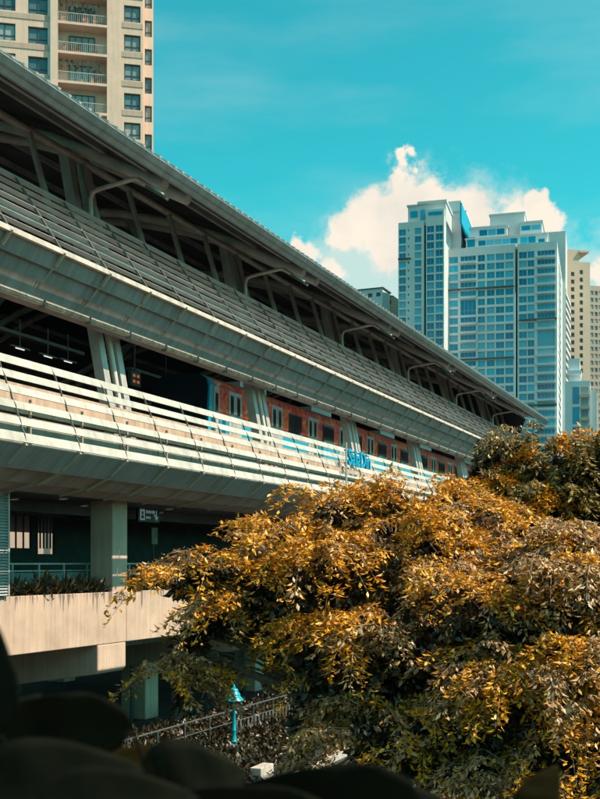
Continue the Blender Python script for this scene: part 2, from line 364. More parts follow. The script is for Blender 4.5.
# twin pipe rafters at every frame, ends showing below the eaves
RP = [(18.0, 12.40), (19.5, 13.15), (21.0, 13.92), (22.5, 14.62), (24.5, 15.35), (27, 16.05), (30, 16.6), (33, 16.75), (36, 16.6), (39, 16.05), (42, 15.2), (45, 13.9), (47.5, 12.8)]
RY = [YA(188, 18.0), YA(165, 18.0)]; RMID = sum(RY) / 2; RD = abs(RY[0] - RY[1]) / 2
FR_OFF = RMID - 31.75
raf = MB().tube([(-a, 0, ZC + h) for a, h in RP], .2, 14); rafm = raf.mesh('rafter', M['rafter'], True)
for cy in COLY:
    for s in (-1, 1): slink('rafter', rafm, (0, cy + FR_OFF + s * RD, 0))
# long chord with raking struts
CH = (21.4, 13.72)
sobj('truss_chord', MB().tube([pt(CH[0], Y0 - .5, CH[1]), pt(CH[0], Y1, CH[1])], .13, 10), M['column_steel'], smooth=True)
sobj('truss_chord', MB().tube([pt(23.4, Y0 - .5, 12.6), pt(23.4, Y1, 12.6)], .15, 10), M['truss'], smooth=True)
sobj('truss_chord', MB().tube([pt(20.45, Y0 - .5, 10.4), pt(20.45, Y1, 10.4)], .1, 10), M['column_steel'], smooth=True)
sm = MB().tube([(-CH[0], 0, ZC + CH[1]), (-20.45, .12, ZC + 10.4)], .11, 10).mesh('strut', M['column_steel'], True)
dm = MB().tube([(-23.4, 0, ZC + 12.6), (-21.0, -1.3, ZC + 9.6)], .12, 8).mesh('strut', M['truss'], True)
y = YA(128, 21.4) - 5 * BAY / 4
while y < Y1:
    if y > Y0: slink('strut', sm, (0, y, 0)); slink('strut', dm, (0, y + .9, 0))
    y += BAY / 4
# interior curved braces seen through the lower gap
for cy in [COLY[0] - 4] + COLY:
    for (p, q, b) in (((27, 16.0), (24.5, 9.6), (25.2, 13.2)), ((30, 16.5), (36, 11.0), (33.5, 13.2))):
        sobj('curved_brace', MB().tube([pt(p[0], cy, p[1]), pt(b[0], cy, b[1]), pt(q[0], cy, q[1])], .15, 10), M['truss'], smooth=True)
    sobj('cable_tray', MB().box2((-31.6, cy - 4.4, ZC + 10.4), (-31.2, cy + 3, ZC + 10.55)), M['truss'])

# raking twin columns
C0, C1 = (19.75, 3.6), (21.7, 13.9)
def lean(a0, a1, dy, w, t):
    return MB().bar((-a0, dy, ZC + C0[1]), (-a1, dy, ZC + C1[1]), t, w, (0, 1, 0))
mL = MB().bar((-19.62, -.62, ZC + 3.6), (-21.6, -.62, ZC + 13.9), .36, .34, (0, 1, 0)).mesh('column_post', M['column_steel'])
mR = MB().bar((-19.62, .42, ZC + 3.6), (-21.6, .42, ZC + 13.9), .36, .34, (0, 1, 0)).mesh('column_post', M['column_steel'])
mP = MB().tube([(-19.5, -.03, ZC + 3.6), (-20.9, -.03, ZC + 11)], .09, 10).mesh('downpipe', M['downpipe'], True)
mC = MB().box((-20.0, -.1, ZC + 5.2), (.2, 1.0, .25)).box((-20.95, -.1, ZC + 10.9), (.24, 1.0, .3)).mesh('column', M['column_steel'])
for cy in COLY:
    c = slink('column', mC, (0, cy, 0))
    slink('column_post', mL, (0, 0, 0), c); slink('column_post', mR, (0, 0, 0), c); slink('downpipe', mP, (0, 0, 0), c)

# ---- upper sunshade screen (profile: top 19.8/11.1, nose 18.2/8.78, foot 19.24/7.74)
TOP, NOSE, FOOT = (19.85, 11.15), (18.2, 8.78), (19.26, 7.72)
up = sobj('sunshade_screen', MB().box2((-18.23, RIBY[0], ZC + 8.70), (-18.11, RIBY[-1], ZC + 8.84)), M['cream_rail'])
NS = 7
sl = MB(); L_ = RIBP - .02
dirx = Vector((TOP[0] - NOSE[0], TOP[1] - NOSE[1])); 
ang = R_(14)
slm = MB().bar((0, .01, 0), (0, L_ + .01, 0), .185, .008, (-math.sin(ang), 0, math.cos(ang))).mesh('slat', M['louver'])
pn = []
def lerp(p, q, t): return (p[0] + (q[0] - p[0]) * t, p[1] + (q[1] - p[1]) * t)
pmeshes = []
foot_edges = [lerp(NOSE, FOOT, t) for t in (.06, .37, .69, 1.0)]
for k in range(3):
    p, q = foot_edges[k], foot_edges[k + 1]
    nrm = Vector((-(q[1] - p[1]), (q[0] - p[0]))).normalized()       # (a,h) pointing inward/up
    if nrm[1] < 0: nrm = -nrm
    o = .05
    pr = [(-p[0] , ZC + p[1]), (-(q[0] - .0) - 0, ZC + q[1]), (-q[0] - nrm[0] * .02, ZC + q[1] + nrm[1] * .02), (-p[0] - nrm[0] * .02, ZC + p[1] + nrm[1] * .02)]
    # shiplap: lower edge of each panel kicks outward
    ko = Vector((-nrm[0], -nrm[1])) * .11
    pr[1] = (-(q[0] + ko[0]), ZC + q[1] + ko[1]); pr[2] = (-(q[0] + ko[0] + nrm[0] * .02), ZC + q[1] + ko[1] + nrm[1] * .02)
    pmeshes.append(MB().prism_y(pr, .012, RIBP - .012).mesh('fascia_panel', M['panel']))
rb = MB()
rb.bar((-NOSE[0] + .03, 0, ZC + NOSE[1]), (-TOP[0] + .03, 0, ZC + TOP[1]), .045, .06, (1, 0, 1))
ribme = rb.mesh('rib', M['rib'])
bk = MB().bar((-NOSE[0] + .10, 0, ZC + NOSE[1] - .02), (-lerp(NOSE, FOOT, .3)[0] + .10, 0, ZC + lerp(NOSE, FOOT, .3)[1] - .06), .07, .10, (1, 0, -1))
bk.bar((-lerp(NOSE, FOOT, .3)[0] + .06, 0, ZC + lerp(NOSE, FOOT, .3)[1] - .06), (-FOOT[0] + .04, 0, ZC + FOOT[1] - .05), .035, .06, (1, 0, -1))
bkme = bk.mesh('bracket', M['bracket'])
for i, y in enumerate(RIBY):
    slink('rib', ribme, (0, y, 0), up); slink('bracket', bkme, (0, y, 0), up)
    if i == NB: break
    for k in range(NS):
        p = lerp(NOSE, TOP, (k + 1.15) / (NS + .35))
        slink('slat', slm, (-p[0] - .02, y, ZC + p[1]), up)
    for pm in pmeshes: slink('fascia_panel', pm, (0, y, 0), up)
bp_ = MB().tube([pt(19.36, RIBY[0], 7.60), pt(19.36, RIBY[-1], 7.60)], .085, 10)
sobj('gutter_pipe', bp_, M['beige_pipe'], smooth=True)
cl = MB().box((-19.36, 0, ZC + 7.57), (.2, .05, .22)).mesh('pipe_clip', M['rib'])
for i, y in enumerate(RIBY): slink('pipe_clip', cl, (0, y + .7, 0))
sobj('edge_beam', MB().box2((-19.9, RIBY[0], ZC + 7.55), (-19.5, RIBY[-1], ZC + 8.2)), M['truss'])
sobj('edge_pipe', MB().tube([pt(19.95, RIBY[0], 11.2), pt(19.95, RIBY[-1], 11.2)], .06, 8), M['column_steel'], smooth=True)

# ---- trackside barrier (slats lean out to a nose, soffit panels tuck back under)
FT, FN = (17.93, 5.28), (17.0, 3.02)
FRIB = [YA(78.3, 17.0) + RIBP * k for k in range(-5, 31)]; FRIB = [y for y in FRIB if Y0 <= y <= Y1]
iw = MB().box2((-18.95, Y0, ZC + 4.12), (-18.75, Y1, ZC + 4.92))
ba = sobj('trackside_barrier', iw, M['inner_wall'])
for i in range(len(FRIB) - 1):
    sobj('mesh_panel', MB().box2((-18.72, FRIB[i] + .03, ZC + 2.7), (-18.66, FRIB[i] + RIBP - .03, ZC + 4.02)), M['mesh_panel'], ba)
def fp(t):                         # curved rib: bulges outward low down
    p = lerp(FN, FT, t); b = .16 * math.sin(math.pi * t); return (p[0] - b * .3 + 0, p[1])
rb = MB(); N_ = 12
for k in range(N_):
    p, q = fp(k / N_), fp((k + 1) / N_); z = .016 * (1 if k % 2 else -1)
    rb.bar((-p[0] + .07 + z, 0, ZC + p[1]), (-q[0] + .07 - z, 0, ZC + q[1]), .022, .05, (1, 0, 0))
frib = rb.mesh('rib', M['rib'])
edges = [(17.0, 2.96), (17.62, 2.56), (18.35, 2.30), (19.3, 2.16)]
fb = MB()
fb.bar((-16.93, 0, ZC + 2.98), (-17.5, 0, ZC + 2.55), .07, .10, (1, 0, -1))
for k in range(1, 3): fb.bar((-edges[k][0] + .03, 0, ZC + edges[k][1] - .10), (-edges[k + 1][0] + .03, 0, ZC + edges[k + 1][1] - .17), .03, .05, (0, 0, 1))
fbk = fb.mesh('bracket', M['bracket'])
spm = []
for k in range(3):
    p, q = edges[k], edges[k + 1]
    pr = [(-p[0], ZC + p[1]), (-q[0], ZC + q[1] - .13), (-q[0], ZC + q[1] - .10), (-p[0], ZC + p[1] + .03)]
    spm.append(MB().prism_y(pr, .012, RIBP - .012).mesh('soffit_panel', M['panel'] if k == 0 else M['soffit_panel']))
fs_h = [.985, .80, .615, .43, .24, .05]
fs_w = [.24, .22, .22, .22, .22, .26]
slms = [MB().bar((0, .006, 0), (0, RIBP - .006, 0), .025, w, (-.38, 0, 1)).mesh('slat', M['white_steel']) for w in fs_w]
for i, y in enumerate(FRIB):
    slink('rib', frib, (0, y, 0), ba); slink('bracket', fbk, (0, y, 0), ba)
    if i == len(FRIB) - 1: break
    for t, me in zip(fs_h, slms):
        p = fp(t); slink('slat', me, (-p[0] + .07, y, ZC + p[1]), ba)
    for pm in spm: slink('soffit_panel', pm, (0, y, 0), ba)
sp = MB().box((-18.0, 0, ZC + 4.1), (.04, .05, 2.2)).mesh('slat_post', M['mesh_panel'])
for y in FRIB[:-1]:
    slink('slat_post', MB().box((-17.55, 0, ZC + 3.6), (.05, .06, 1.3)).mesh('slat_post', M['bracket']) if y == FRIB[0] else bpy.data.meshes['slat_post.001'], (0, y + RIBP * .42, 0), ba)
# platform, track slab, far side
sobj('platform_slab', MB().box2((-47, Y0, ZC + 2.9), (-19.0, Y1, ZC + 4.0)), M['concrete_dark'])
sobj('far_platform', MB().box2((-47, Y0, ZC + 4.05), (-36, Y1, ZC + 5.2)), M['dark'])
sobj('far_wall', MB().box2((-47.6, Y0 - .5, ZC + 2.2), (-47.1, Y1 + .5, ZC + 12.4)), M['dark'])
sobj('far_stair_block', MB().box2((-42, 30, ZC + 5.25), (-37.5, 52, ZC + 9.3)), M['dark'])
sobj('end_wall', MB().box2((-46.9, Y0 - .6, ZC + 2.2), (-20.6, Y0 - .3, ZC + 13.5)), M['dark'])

sobj('end_dark_sheet', MB().add([pt(a, Y1 - .2, h - .02) for a, h in ROOF[1:-1]] + [pt(46, Y1 - .2, 8.7), pt(20.8, Y1 - .2, 8.7)], [tuple(range(len(ROOF)))]).add([pt(a, Y1 - .05, h - .02) for a, h in ROOF[1:-1]] + [pt(46, Y1 - .05, 8.7), pt(20.8, Y1 - .05, 8.7)], [tuple(range(len(ROOF)))]), M['roof_under'])  # dark sheet added across the open far end to hide bright sky
# ---- concourse: ceiling, floor, planter beams, columns, crossbeams, piers
sobj('concourse_ceiling', MB().box2((-47, Y0, ZC + 2.12), (-19.32, Y1, ZC + 2.6)), M['ceiling'])
sobj('ceiling_beam', MB().box2((-23.4, Y0, ZC + 1.75), (-23.0, Y1, ZC + 2.118)), M['ceiling'])
sobj('concourse_floor', MB().box2((-47, Y0, ZC - 2.6), (-20.9, Y1, ZC - 1.2)), M['floor'])
segs = [Y0] + [c + .65 for c in COLY if c + .65 > Y0] + [Y1]
segs = [Y0] + [YA(126.5, 20) + BAY * k for k in range(-1, 6)] + [Y1]
for i in range(len(segs) - 1):
    y0, y1 = segs[i] + .012, segs[i + 1] - .012
    b = MB().prism_y([(-20.0, ZC - .97), (-20.0, ZC - 2.68), (-20.5, ZC - 2.68), (-20.5, ZC - 1.25), (-20.18, ZC - 1.25), (-20.18, ZC - .97)], y0, y1)
    b.box2((-20.9, y0, ZC - 1.24), (-20.75, y1, ZC - .99)); b.box2((-20.74, y0, ZC - 2.6), (-20.52, y1, ZC - 1.245))
    bevel(sobj('planter_beam', b, M['concrete_stained']), .02)
    s_ = MB().box2((-20.74, y0 + .05, ZC - 1.243), (-20.19, y1 - .05, ZC - 1.06)); sobj('planter_soil', s_, mat('soil', (.05, .035, .025), 1, .3, 8) if i == 0 else bpy.data.materials['soil'])
CYB = (YA(98, 20), YA(126, 20)); CYC = (YA(113, 20), YA(128, 20))
for k in range(-1, 6):
    o = BAY * k
    cb = MB()
    prof_side = [(-20.004, -2.69), (-20.004, -3.52), (-20.12, -3.66), (-24.2, -4.25), (-26, -4.6), (-40, -4.6), (-42, -4.25), (-46, -3.6), (-46, -2.69)]
    cb.prism_y([(x, ZC + z) for x, z in prof_side], CYB[0] + o, CYB[1] + o)
    bevel(sobj('crossbeam', cb, M['concrete']), .04)
    cc = MB().box2((-20.9, CYC[0] + o, ZC - 1.3), (-20.02, CYC[1] + o, ZC + 2.12)); bevel(sobj('concourse_column', cc, M['concrete']), .03)
    for xa_, xb_ in ((-27.3, -26.0), (-40.0, -38.7)): bevel(sobj('pier', MB().box2((xa_, 43.8 - BAY + o, 0), (xb_, 45.0 - BAY + o, ZC - 4.61)), M['concrete']), .06)
    sobj('rain_pipe', MB().tube([(-26.6, 43.6 - BAY + o, 0), (-26.6, 43.6 - BAY + o, ZC - 4.7)], .09, 10), M['rail_grey'], smooth=True)
for a in (24.5, 31.0, 37.5):
    sobj('floor_girder', MB().box2((-a - .5, Y0, ZC - 3.4), (-a + .5, Y1, ZC - 2.62)), M['concrete_dark'])
# glazed back of the concourse with openings to the street beyond
bw = MB()
BX = -30.0; op = [(0.0, 29.0)]
def bwall(y0, y1, h0, h1): bw.box2((BX - .15, y0, ZC + h0), (BX, y1, ZC + h1))
o1 = (YA(9.5, 30), YA(32, 30)); o2 = (YA(38, 30), YA(55, 30))
zs = lambda py, px, a: (HY - py) / (760 - px) * a / CT
t1, b1 = zs(511, 20, 30), zs(548, 20, 30)
bwall(Y0, o1[0], -1.2, 2.1); bwall(o1[1], o2[0], -1.2, 2.1); bwall(o2[1], Y1, -1.2, 2.1)
bwall(o1[0], o1[1], t1, 2.1); bwall(o1[0], o1[1], -1.2, b1); bwall(o2[0], o2[1], t1 + .1, 2.1); bwall(o2[0], o2[1], -1.2, zs(554, 46, 30))
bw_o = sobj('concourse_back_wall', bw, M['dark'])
for (q0, q1, n_) in ((o1[0], o1[1], 3), (o2[0], o2[1], 5)):
    for j in range(1, n_): sobj('mullion', MB().box2((BX - .1, q0 + (q1 - q0) * j / n_ - .03, ZC + b1), (BX - .04, q0 + (q1 - q0) * j / n_ + .03, ZC + t1)), M['frame'], bw_o)
# louvred panel at the left edge of the concourse
lp = sobj('louvre_panel', MB().box2((-20.06, 21.6, ZC - .95), (-19.98, YA(6.5, 20), ZC + 2.1)).box2((-20.06, 21.6, ZC + 2.0), (-19.9, YA(6.5, 20), ZC + 2.1)).box2((-20.06, YA(6.5, 20) - .07, ZC - .95), (-19.88, YA(6.5, 20), ZC + 2.0)), M['column_steel'])
lb = MB().bar((-19.93, 0, 0), (-19.93, YA(6.5, 20) - 21.6 - .08, 0), .10, .012, (.6, 0, 1)).mesh('louvre_blade', M['louver'])
for k in range(34): slink('louvre_blade', lb, (0, 21.6, ZC - .9 + k * .085), lp)
# handrail with glass in front of the concourse
hr = MB(); RA = 21.25
hr.box2((-RA - .03, Y0, ZC - .05), (-RA + .03, Y1, ZC + .0)); hr.box2((-RA - .02, Y0, ZC - .27), (-RA + .02, Y1, ZC - .23))
ho = sobj('handrail', hr, M['column_steel'])
pm_ = MB().box((-RA, 0, ZC - .62), (.05, .05, 1.15)).mesh('rail_post', M['column_steel'])
gm = bpy.data.materials.new('rail_glass'); gm.use_nodes = True
b = gm.node_tree.nodes['Principled BSDF']; b.inputs['Base Color'].default_value = (.35, .6, .62, 1); b.inputs['Roughness'].default_value = .05; b.inputs['Transmission Weight'].default_value = .6; b.inputs['IOR'].default_value = 1.1
gp = MB().box((-RA, .68, ZC - .75), (.012, 1.28, .88)).mesh('glass_panel', gm)
y = Y0 + .4
while y < 62: slink('rail_post', pm_, (0, y, 0), ho); slink('glass_panel', gp, (0, y, 0), ho); y += 1.36

# ------------------------------------------------------------------ station fittings
dl_e = emit('downlight_glow', (1.0, .93, .82), .35)
for i, (px, py) in enumerate(((35, 491.5), (14, 498.5), (63, 498), (77, 494.5), (84, 505), (147, 500), (178, 502), (169, 508.5), (190, 508), (25, 506), (160, 512))):
    s = (HY - py) / (760 - px); a = 2.1 * CT / s; y = YA(px, a)
    if a < 20.4: continue
    t = thing('ceiling_light', 'small round downlight in the dark concourse ceiling', 'ceiling light', (-a, y, ZC + 2.118), 'downlights in the concourse ceiling')
    obj('lamp_ring', MB().lathe((0, 0, -.05), [(.0, 0.05), (.17, .05), (.17, 0), (.13, -.01), (.13, .03)], 14), M['frame_white'], t)
    obj('diffuser', MB().lathe((0, 0, -.046), [(.0, .0), (.125, 0.0), (.125, .02)], 14), dl_e, t)
# direction sign
a = 22.0; ys = (YA(138.5, a), YA(157, a)); zc = zs(515, 147, a)
t = thing('direction_sign', 'dark hanging direction sign with white pictogram and arrow in the concourse', 'sign', (-a, sum(ys) / 2, ZC + zc))
obj('sign_board', MB().box((0, 0, 0), (.1, ys[1] - ys[0] + .2, .55)), M['train_blue'] and mat('sign_board', (.01, .025, .04), .4), t)
we = emit('sign_white', (.4, .6, .64), .10)
w2 = (ys[1] - ys[0]) / 2
obj('pictogram', MB().box((.055, -w2 + .2, .0), (.012, .36, .42)), we, t)
pic = MB(); pic.box((.064, -w2 + .2, .06), (.012, .1, .12)); pic.box((.064, -w2 + .2, -.09), (.012, .18, .12)); obj('pictogram_figure', pic, bpy.data.materials['sign_board'], t)
ln = MB()
for k in range(6): ln.box((.055, -w2 + .52 + k * .12, .12), (.012, .085, .1 if k % 2 else .14))
for k in range(3): ln.box((.055, -w2 + .52 + k * .12, -.1), (.012, .085, .09))
obj('sign_lettering', ln, we, t)
ar = MB().box((.055, w2 - .14, .02), (.012, .05, .34)); ar.add([(.06, w2 - .3, -.05), (.06, w2 + .02, -.05), (.06, w2 - .14, -.22)], [(0, 1, 2)]); ar.box((.055, w2 - .25, .0), (.012, .2, .05)); obj('arrow', ar, we, t)
obj('hanger', MB().box((0, -w2 * .7, .46), (.03, .03, .4)).box((0, w2 * .7, .46), (.03, .03, .4)), M['rail_grey'], t)
# notice on the concourse wall
t = thing('notice_board', 'small pale notice panel beside the concourse doorway', 'notice', (-24, YA(154, 24), ZC + zs(536, 154, 24)))
obj('board', MB().box((0, 0, 0), (.06, .55, .75)), M['frame'], t); obj('paper', MB().box((.035, 0, 0), (.01, .48, .68)), M['mesh_panel'], t)
obj('post', MB().box((-.05, 0, -.8), (.05, .08, 1.7)), M['frame'], t)
# platform signal with four amber squares
a = 24.0; t = thing('platform_indicator', 'small dark indicator with four glowing amber squares under the station roof', 'indicator', (-a, YA(134.5, a), ZC + zs(379, 134.5, a)))
obj('casing', MB().box((0, 0, 0), (.15, .75, .6)).box((0, 0, .9), (.05, .05, 1.2)), M['dark'], t)
am = emit('amber', (1, .22, .04), .16)
for dy in (-.16, .16):
    for dz in (-.12, .12): obj('amber_square', MB().box((.08, dy, dz), (.02, .17, .11)), am, t)
tube_e = emit('tube_glow', (1, .95, .85), .6)
for i, (px, py) in enumerate(((20, 349), (48, 357), (68, 362), (166, 381.5))):
    a = 30.0; t = thing('platform_light', 'slim lit tube lamp hanging over the platform, %s from the left' % ['first', 'second', 'third', 'fourth'][i], 'lamp', (-a, YA(px, a), ZC + zs(py, px, a)), 'tube lamps over the platform')
    obj('housing', MB().box((0, 0, .06), (.12, 1.3, .06)), M['truss'], t); obj('tube', MB().tube([(0, -.3, 0), (0, .3, 0)], .025, 8), tube_e, t)
    obj('hanger', MB().box((0, 0, .7), (.03, .03, 1.2)), M['truss'], t)
# eaves lamps on bent pipe arms
lam = MB(); pp = [(20.45, 10.9), (20.5, 12.05), (20.42, 12.28), (20.2, 12.36), (18.9, 12.52), (18.7, 12.50), (17.75, 11.85)]
lam.tube([(-(p[0] - 20.45), 0, p[1] - 10.9) for p in pp], .075, 10)
arm_me = lam.mesh('pipe_arm', M['arm_pipe'], True)
hd = MB().bar((-(18.35 - 20.45), 0, 12.2 - 10.9), (-(17.6 - 20.45), 0, 11.72 - 10.9), .2, .09).mesh('lamp_head', M['rib'])
ft = MB().lathe((0, 0, 0), [(.14, 0), (.14, .05), (.09, .08), (.09, .4), (.0, .4)], 12).mesh('arm_base', M['column_steel'])
ordn = ['first', 'second', 'third', 'fourth', 'fifth', 'sixth', 'seventh']
for i, k in enumerate(range(0, 6)):
    t = thing('eaves_lamp', 'bent pipe lamp arm under the station eaves, %s from the left' % ordn[i], 'lamp', (-20.45, 31.0 + BAY * k, ZC + 10.9), 'lamp arms along the station eaves')
    link('pipe_arm', arm_me, t); link('lamp_head', hd, t); link('arm_base', ft, t)
# blue letters fixed to the barrier
t = thing('letter_sign', 'blue raised letters on the white slatted barrier above the tree', 'sign', (-17.2, YA(343, 17.2), ZC + 4.42))
x = 0.0
rotm = Matrix(((0, 0, 1), (1, 0, 0), (0, 1, 0))).to_4x4()
for ch in 'SalaDin':
    cu = bpy.data.curves.new('letter', 'FONT'); cu.body = ch; cu.size = 1.0; cu.extrude = .05; cu.offset = .016
    tmp = bpy.data.objects.new('tmp', cu); COL.objects.link(tmp)
    bpy.context.view_layer.update(); dg = bpy.context.evaluated_depsgraph_get()
    me = bpy.data.meshes.new_from_object(tmp.evaluated_get(dg)); me.transform(rotm)
    w = max(v.co.y for v in me.vertices); me.materials.clear(); me.materials.append(M['sign_blue'])
    bpy.data.objects.remove(tmp); o = link('letter', me, t, (.22, x, 0)); x += w + .035
obj('letter_rail', MB().box((.1, x / 2, .05), (.05, x + .2, .06)).box((.1, x / 2, .62), (.05, x + .2, .06)), M['rail_grey'], t)
obj('sign_post', MB().tube([(.2, -.12, -1.1), (.2, -.12, .95)], .045, 8), M['column_steel'], t)

# ------------------------------------------------------------------ train
TRA = 22.0; TY0 = YA(205, TRA)
def wrap_mat():
    m = bpy.data.materials.new('train_wrap'); m.use_nodes = True; nt = m.node_tree; N = nt.nodes; L = nt.links; b = N['Principled BSDF']
    geo = N.new('ShaderNodeNewGeometry'); mp = N.new('ShaderNodeMapping'); mp.inputs['Scale'].default_value = (0, 1.1, 1.5); L.new(geo.outputs['Position'], mp.inputs[0])
    vo = N.new('ShaderNodeTexVoronoi'); vo.inputs['Scale'].default_value = 1.3; L.new(mp.outputs[0], vo.inputs['Vector'])
    no = N.new('ShaderNodeTexNoise'); no.inputs['Scale'].default_value = 1.25; no.inputs['Detail'].default_value = 6; no.inputs['Distortion'].default_value = 1.2; L.new(mp.outputs[0], no.inputs['Vector'])
    cr = N.new('ShaderNodeValToRGB'); L.new(no.outputs['Fac'], cr.inputs[0]); cr.color_ramp.interpolation = 'B_SPLINE'
    e = cr.color_ramp.elements; e[0].position = .3; e[0].color = (.50, .010, .03, 1); e[1].position = .72; e[1].color = (.95, .72, .42, 1)
    for p, c in ((.45, (.85, .020, .02, 1)), (.56, (.9, .22, .05, 1)), (.64, (.92, .06, .03, 1))):
        x_ = e.new(p); x_.color = c
    mx = N.new('ShaderNodeMix'); mx.data_type = 'RGBA'; mx.inputs[0].default_value = .07; L.new(cr.outputs[0], mx.inputs[6]); L.new(vo.outputs['Color'], mx.inputs[7])
    L.new(mx.outputs[2], b.inputs['Base Color']); b.inputs['Roughness'].default_value = .45; b.inputs['Specular IOR Level'].default_value = .15
    return m
M['wrap'] = wrap_mat()
train = thing('train', 'train wrapped in red and orange graphics standing behind the barrier', 'train', (-23.4, TY0, ZC + 4.0))
TO = Vector((-23.4, TY0, ZC + 4.0))
def tpart(name, mb, m, parent=None, smooth=False):
    o = obj(name, mb, m, parent or train, None, smooth)
    if parent is None: o.location = -TO
    return o
CAR = 21.4
for k in range(3):
    y0 = TY0 + k * (CAR + .35) + (0.9 if k == 0 else 0); y1 = TY0 + k * (CAR + .35) + CAR
    pr = [(-22.02, 6.32), (-22.0, 7.75), (-22.12, 8.02), (-22.6, 8.28), (-23.4, 8.36), (-24.2, 8.28), (-24.7, 8.02), (-24.8, 7.75), (-24.8, 6.32)]
    body = tpart('car_body', MB().prism_y([(x, ZC + z) for x, z in pr], y0, y1), M['wrap'])
    pr2 = [(-22.05, 4.6), (-22.0, 5.0), (-22.0, 6.318), (-24.8, 6.318), (-24.8, 4.6)]
    tpart('skirt', MB().prism_y([(x, ZC + z) for x, z in pr2], y0, y1), M['train_blue'])
    for q_ in (4, 13): tpart('roof_unit', MB().box2((-24.1, y0 + q_, ZC + 8.35), (-22.7, y0 + q_ + 3, ZC + 8.6)), M['train_grey'])
    if k: tpart('gangway', MB().box2((-24.5, y0 - .35, ZC + 5), (-22.3, y0, ZC + 8)), M['dark'])
cab = MB(); 
pr = [(-22.0, 4.6), (-22.0, 7.75), (-22.12, 8.02), (-22.6, 8.28), (-24.2, 8.28), (-24.7, 8.02), (-24.8, 7.75), (-24.8, 4.6)]
vs0 = [(x * 1 if 0 else x, TY0 + (.15 + max(0, (z - 5.5)) * .14), ZC + z) for x, z in pr]
n = len(pr); vs1 = [(x, TY0 + .9, ZC + z) for x, z in pr]
cab.add(vs0 + vs1, [(i, (i + 1) % n, (i + 1) % n + n, i + n) for i in range(n)] + [tuple(range(n - 1, -1, -1)), tuple(range(n, 2 * n))])
tpart('cab_front', cab, M['train_blue'])
tpart('windscreen', MB().add([(x_, TY0 + (.12 + max(0, z_ - 5.5) * .14), ZC + z_) for x_, z_ in ((-22.08, 4.9), (-22.08, 7.72), (-22.2, 8.05), (-22.6, 8.30), (-24.3, 8.34), (-24.86, 7.90), (-24.86, 4.6))], [(0, 1, 2, 3, 4, 5, 6)]), M['glass_dark'])
cd = tpart('cab_door', MB().box2((-22.02, YA(213.5, TRA), ZC + 4.8), (-21.97, YA(219, TRA), ZC + 7.72)), M['train_grey'])
tpart('pane', MB().box2((-21.968, YA(215, TRA), ZC + 6.5), (-21.955, YA(217.5, TRA), ZC + 7.45)), M['glass_dark'], cd)
DP = 4.69; dy0 = YA(235, TRA)
for k in range(12):
    yc = dy0 + DP * k
    if yc > TY0 + 64: break
    d_ = MB(); w = .66
    d_.box2((-22.03, yc - w, ZC + 5.0), (-21.975, yc - .012, ZC + 7.72)); d_.box2((-22.03, yc + .012, ZC + 5.0), (-21.975, yc + w, ZC + 7.72))
    do = tpart('door', d_, M['train_grey'])
    for s in (-1, 1): tpart('pane', MB().box2((-21.973, yc + s * .33 - .15, ZC + 6.45), (-21.962, yc + s * .33 + .15, ZC + 7.55)), M['glass_dark'], do)
    wy = yc + DP / 2
    wo = tpart('window', MB().box2((-22.03, wy - .85, ZC + 6.5), (-21.985, wy + .85, ZC + 7.6)), M['frame'])
    tpart('pane', MB().box2((-21.983, wy - .8, ZC + 6.55), (-21.972, wy + .8, ZC + 7.55)), M['glass_dark'], wo)

# ------------------------------------------------------------------ street level: railing, lamp, ledge, far wall
rl = thing('street_railing', 'dark grey metal railing along the walkway behind the blue lamp', 'railing', (-19.7, 48, .14))
y0, y1 = 30, 75
obj('top_rail', MB().tube([(0, y0 - 48, 1.1), (0, y1 - 48, 1.1)], .035, 8).tube([(0, y0 - 48, .62), (0, y1 - 48, .62)], .022, 8).tube([(0, y0 - 48, .12), (0, y1 - 48, .12)], .022, 8), M['rail_grey'], rl, smooth=True)
pst = MB().box((0, 0, .55), (.06, .06, 1.1)).mesh('post', M['rail_grey']); bal = MB().box((0, 0, .37), (.09, .16, .5)).mesh('baluster', mat('baluster', (.12, .115, .11), .6))
y = y0
while y < y1: link('post', pst, rl, (0, y - 48, 0)); y += 2.0
y = 40
while y < 64: link('baluster', bal, rl, (0, y - 48, 0)); y += .36
lx = P(234, 756, 41.0)
lt = thing('street_lamp', 'turquoise ornamental lamp post with tiered cap beside the railing', 'lamp post', (lx.x, lx.y, .14))
obj('post', MB().lathe((0, 0, 0), [(.13, 0), (.15, .04), (.15, .12), (.11, .2), (.10, .34), (.13, .38), (.13, .42), (.085, .48), (.075, .8), (.09, .83), (.07, .87), (.055, 1.55), (.08, 1.6), (.06, 1.66), (.05, 1.76), (.09, 1.8)], 16), M['lamp_teal'], lt, smooth=True)
obj('lantern', MB().lathe((0, 0, 1.80), [(.09, 0), (.14, .05), (.15, .12), (.10, .18), (.0, .18)], 14), M['rail_grey'], lt, smooth=True)
cap = obj('lamp_cap', MB().lathe((0, 0, 1.93), [(.36, 0), (.37, .02), (.33, .08), (.26, .15), (.23, .19), (.24, .21), (.22, .27), (.17, .33), (.155, .36), (.165, .38), (.14, .44), (.08, .48), (.04, .5)], 20), M['lamp_teal'], lt, smooth=True)
obj('finial', MB().lathe((0, 0, 2.42), [(.03, 0), (.05, .03), (.04, .07), (.015, .1), (.0, .17)], 10), M['lamp_teal'], cap, smooth=True)
lw = thing('low_ledge', 'short pale concrete ledge below the lamp post', 'ledge', tuple(P(262, 784, 36)[:2]) + (0.0,))
lw.rotation_euler.z = 0
bevel(obj('ledge_block', MB().box((0, 0, .33), (.4, 1.0, .5)), M['kerb'], lw), .03)
fw = MB().box2((-.2, -55, 0), (.2, 70, 3.6))
tag(obj('boundary_wall', fw, M['concrete_dark'], None, (-50, 55, 0)), 'long grey wall in the shade beyond the station piers', 'wall')

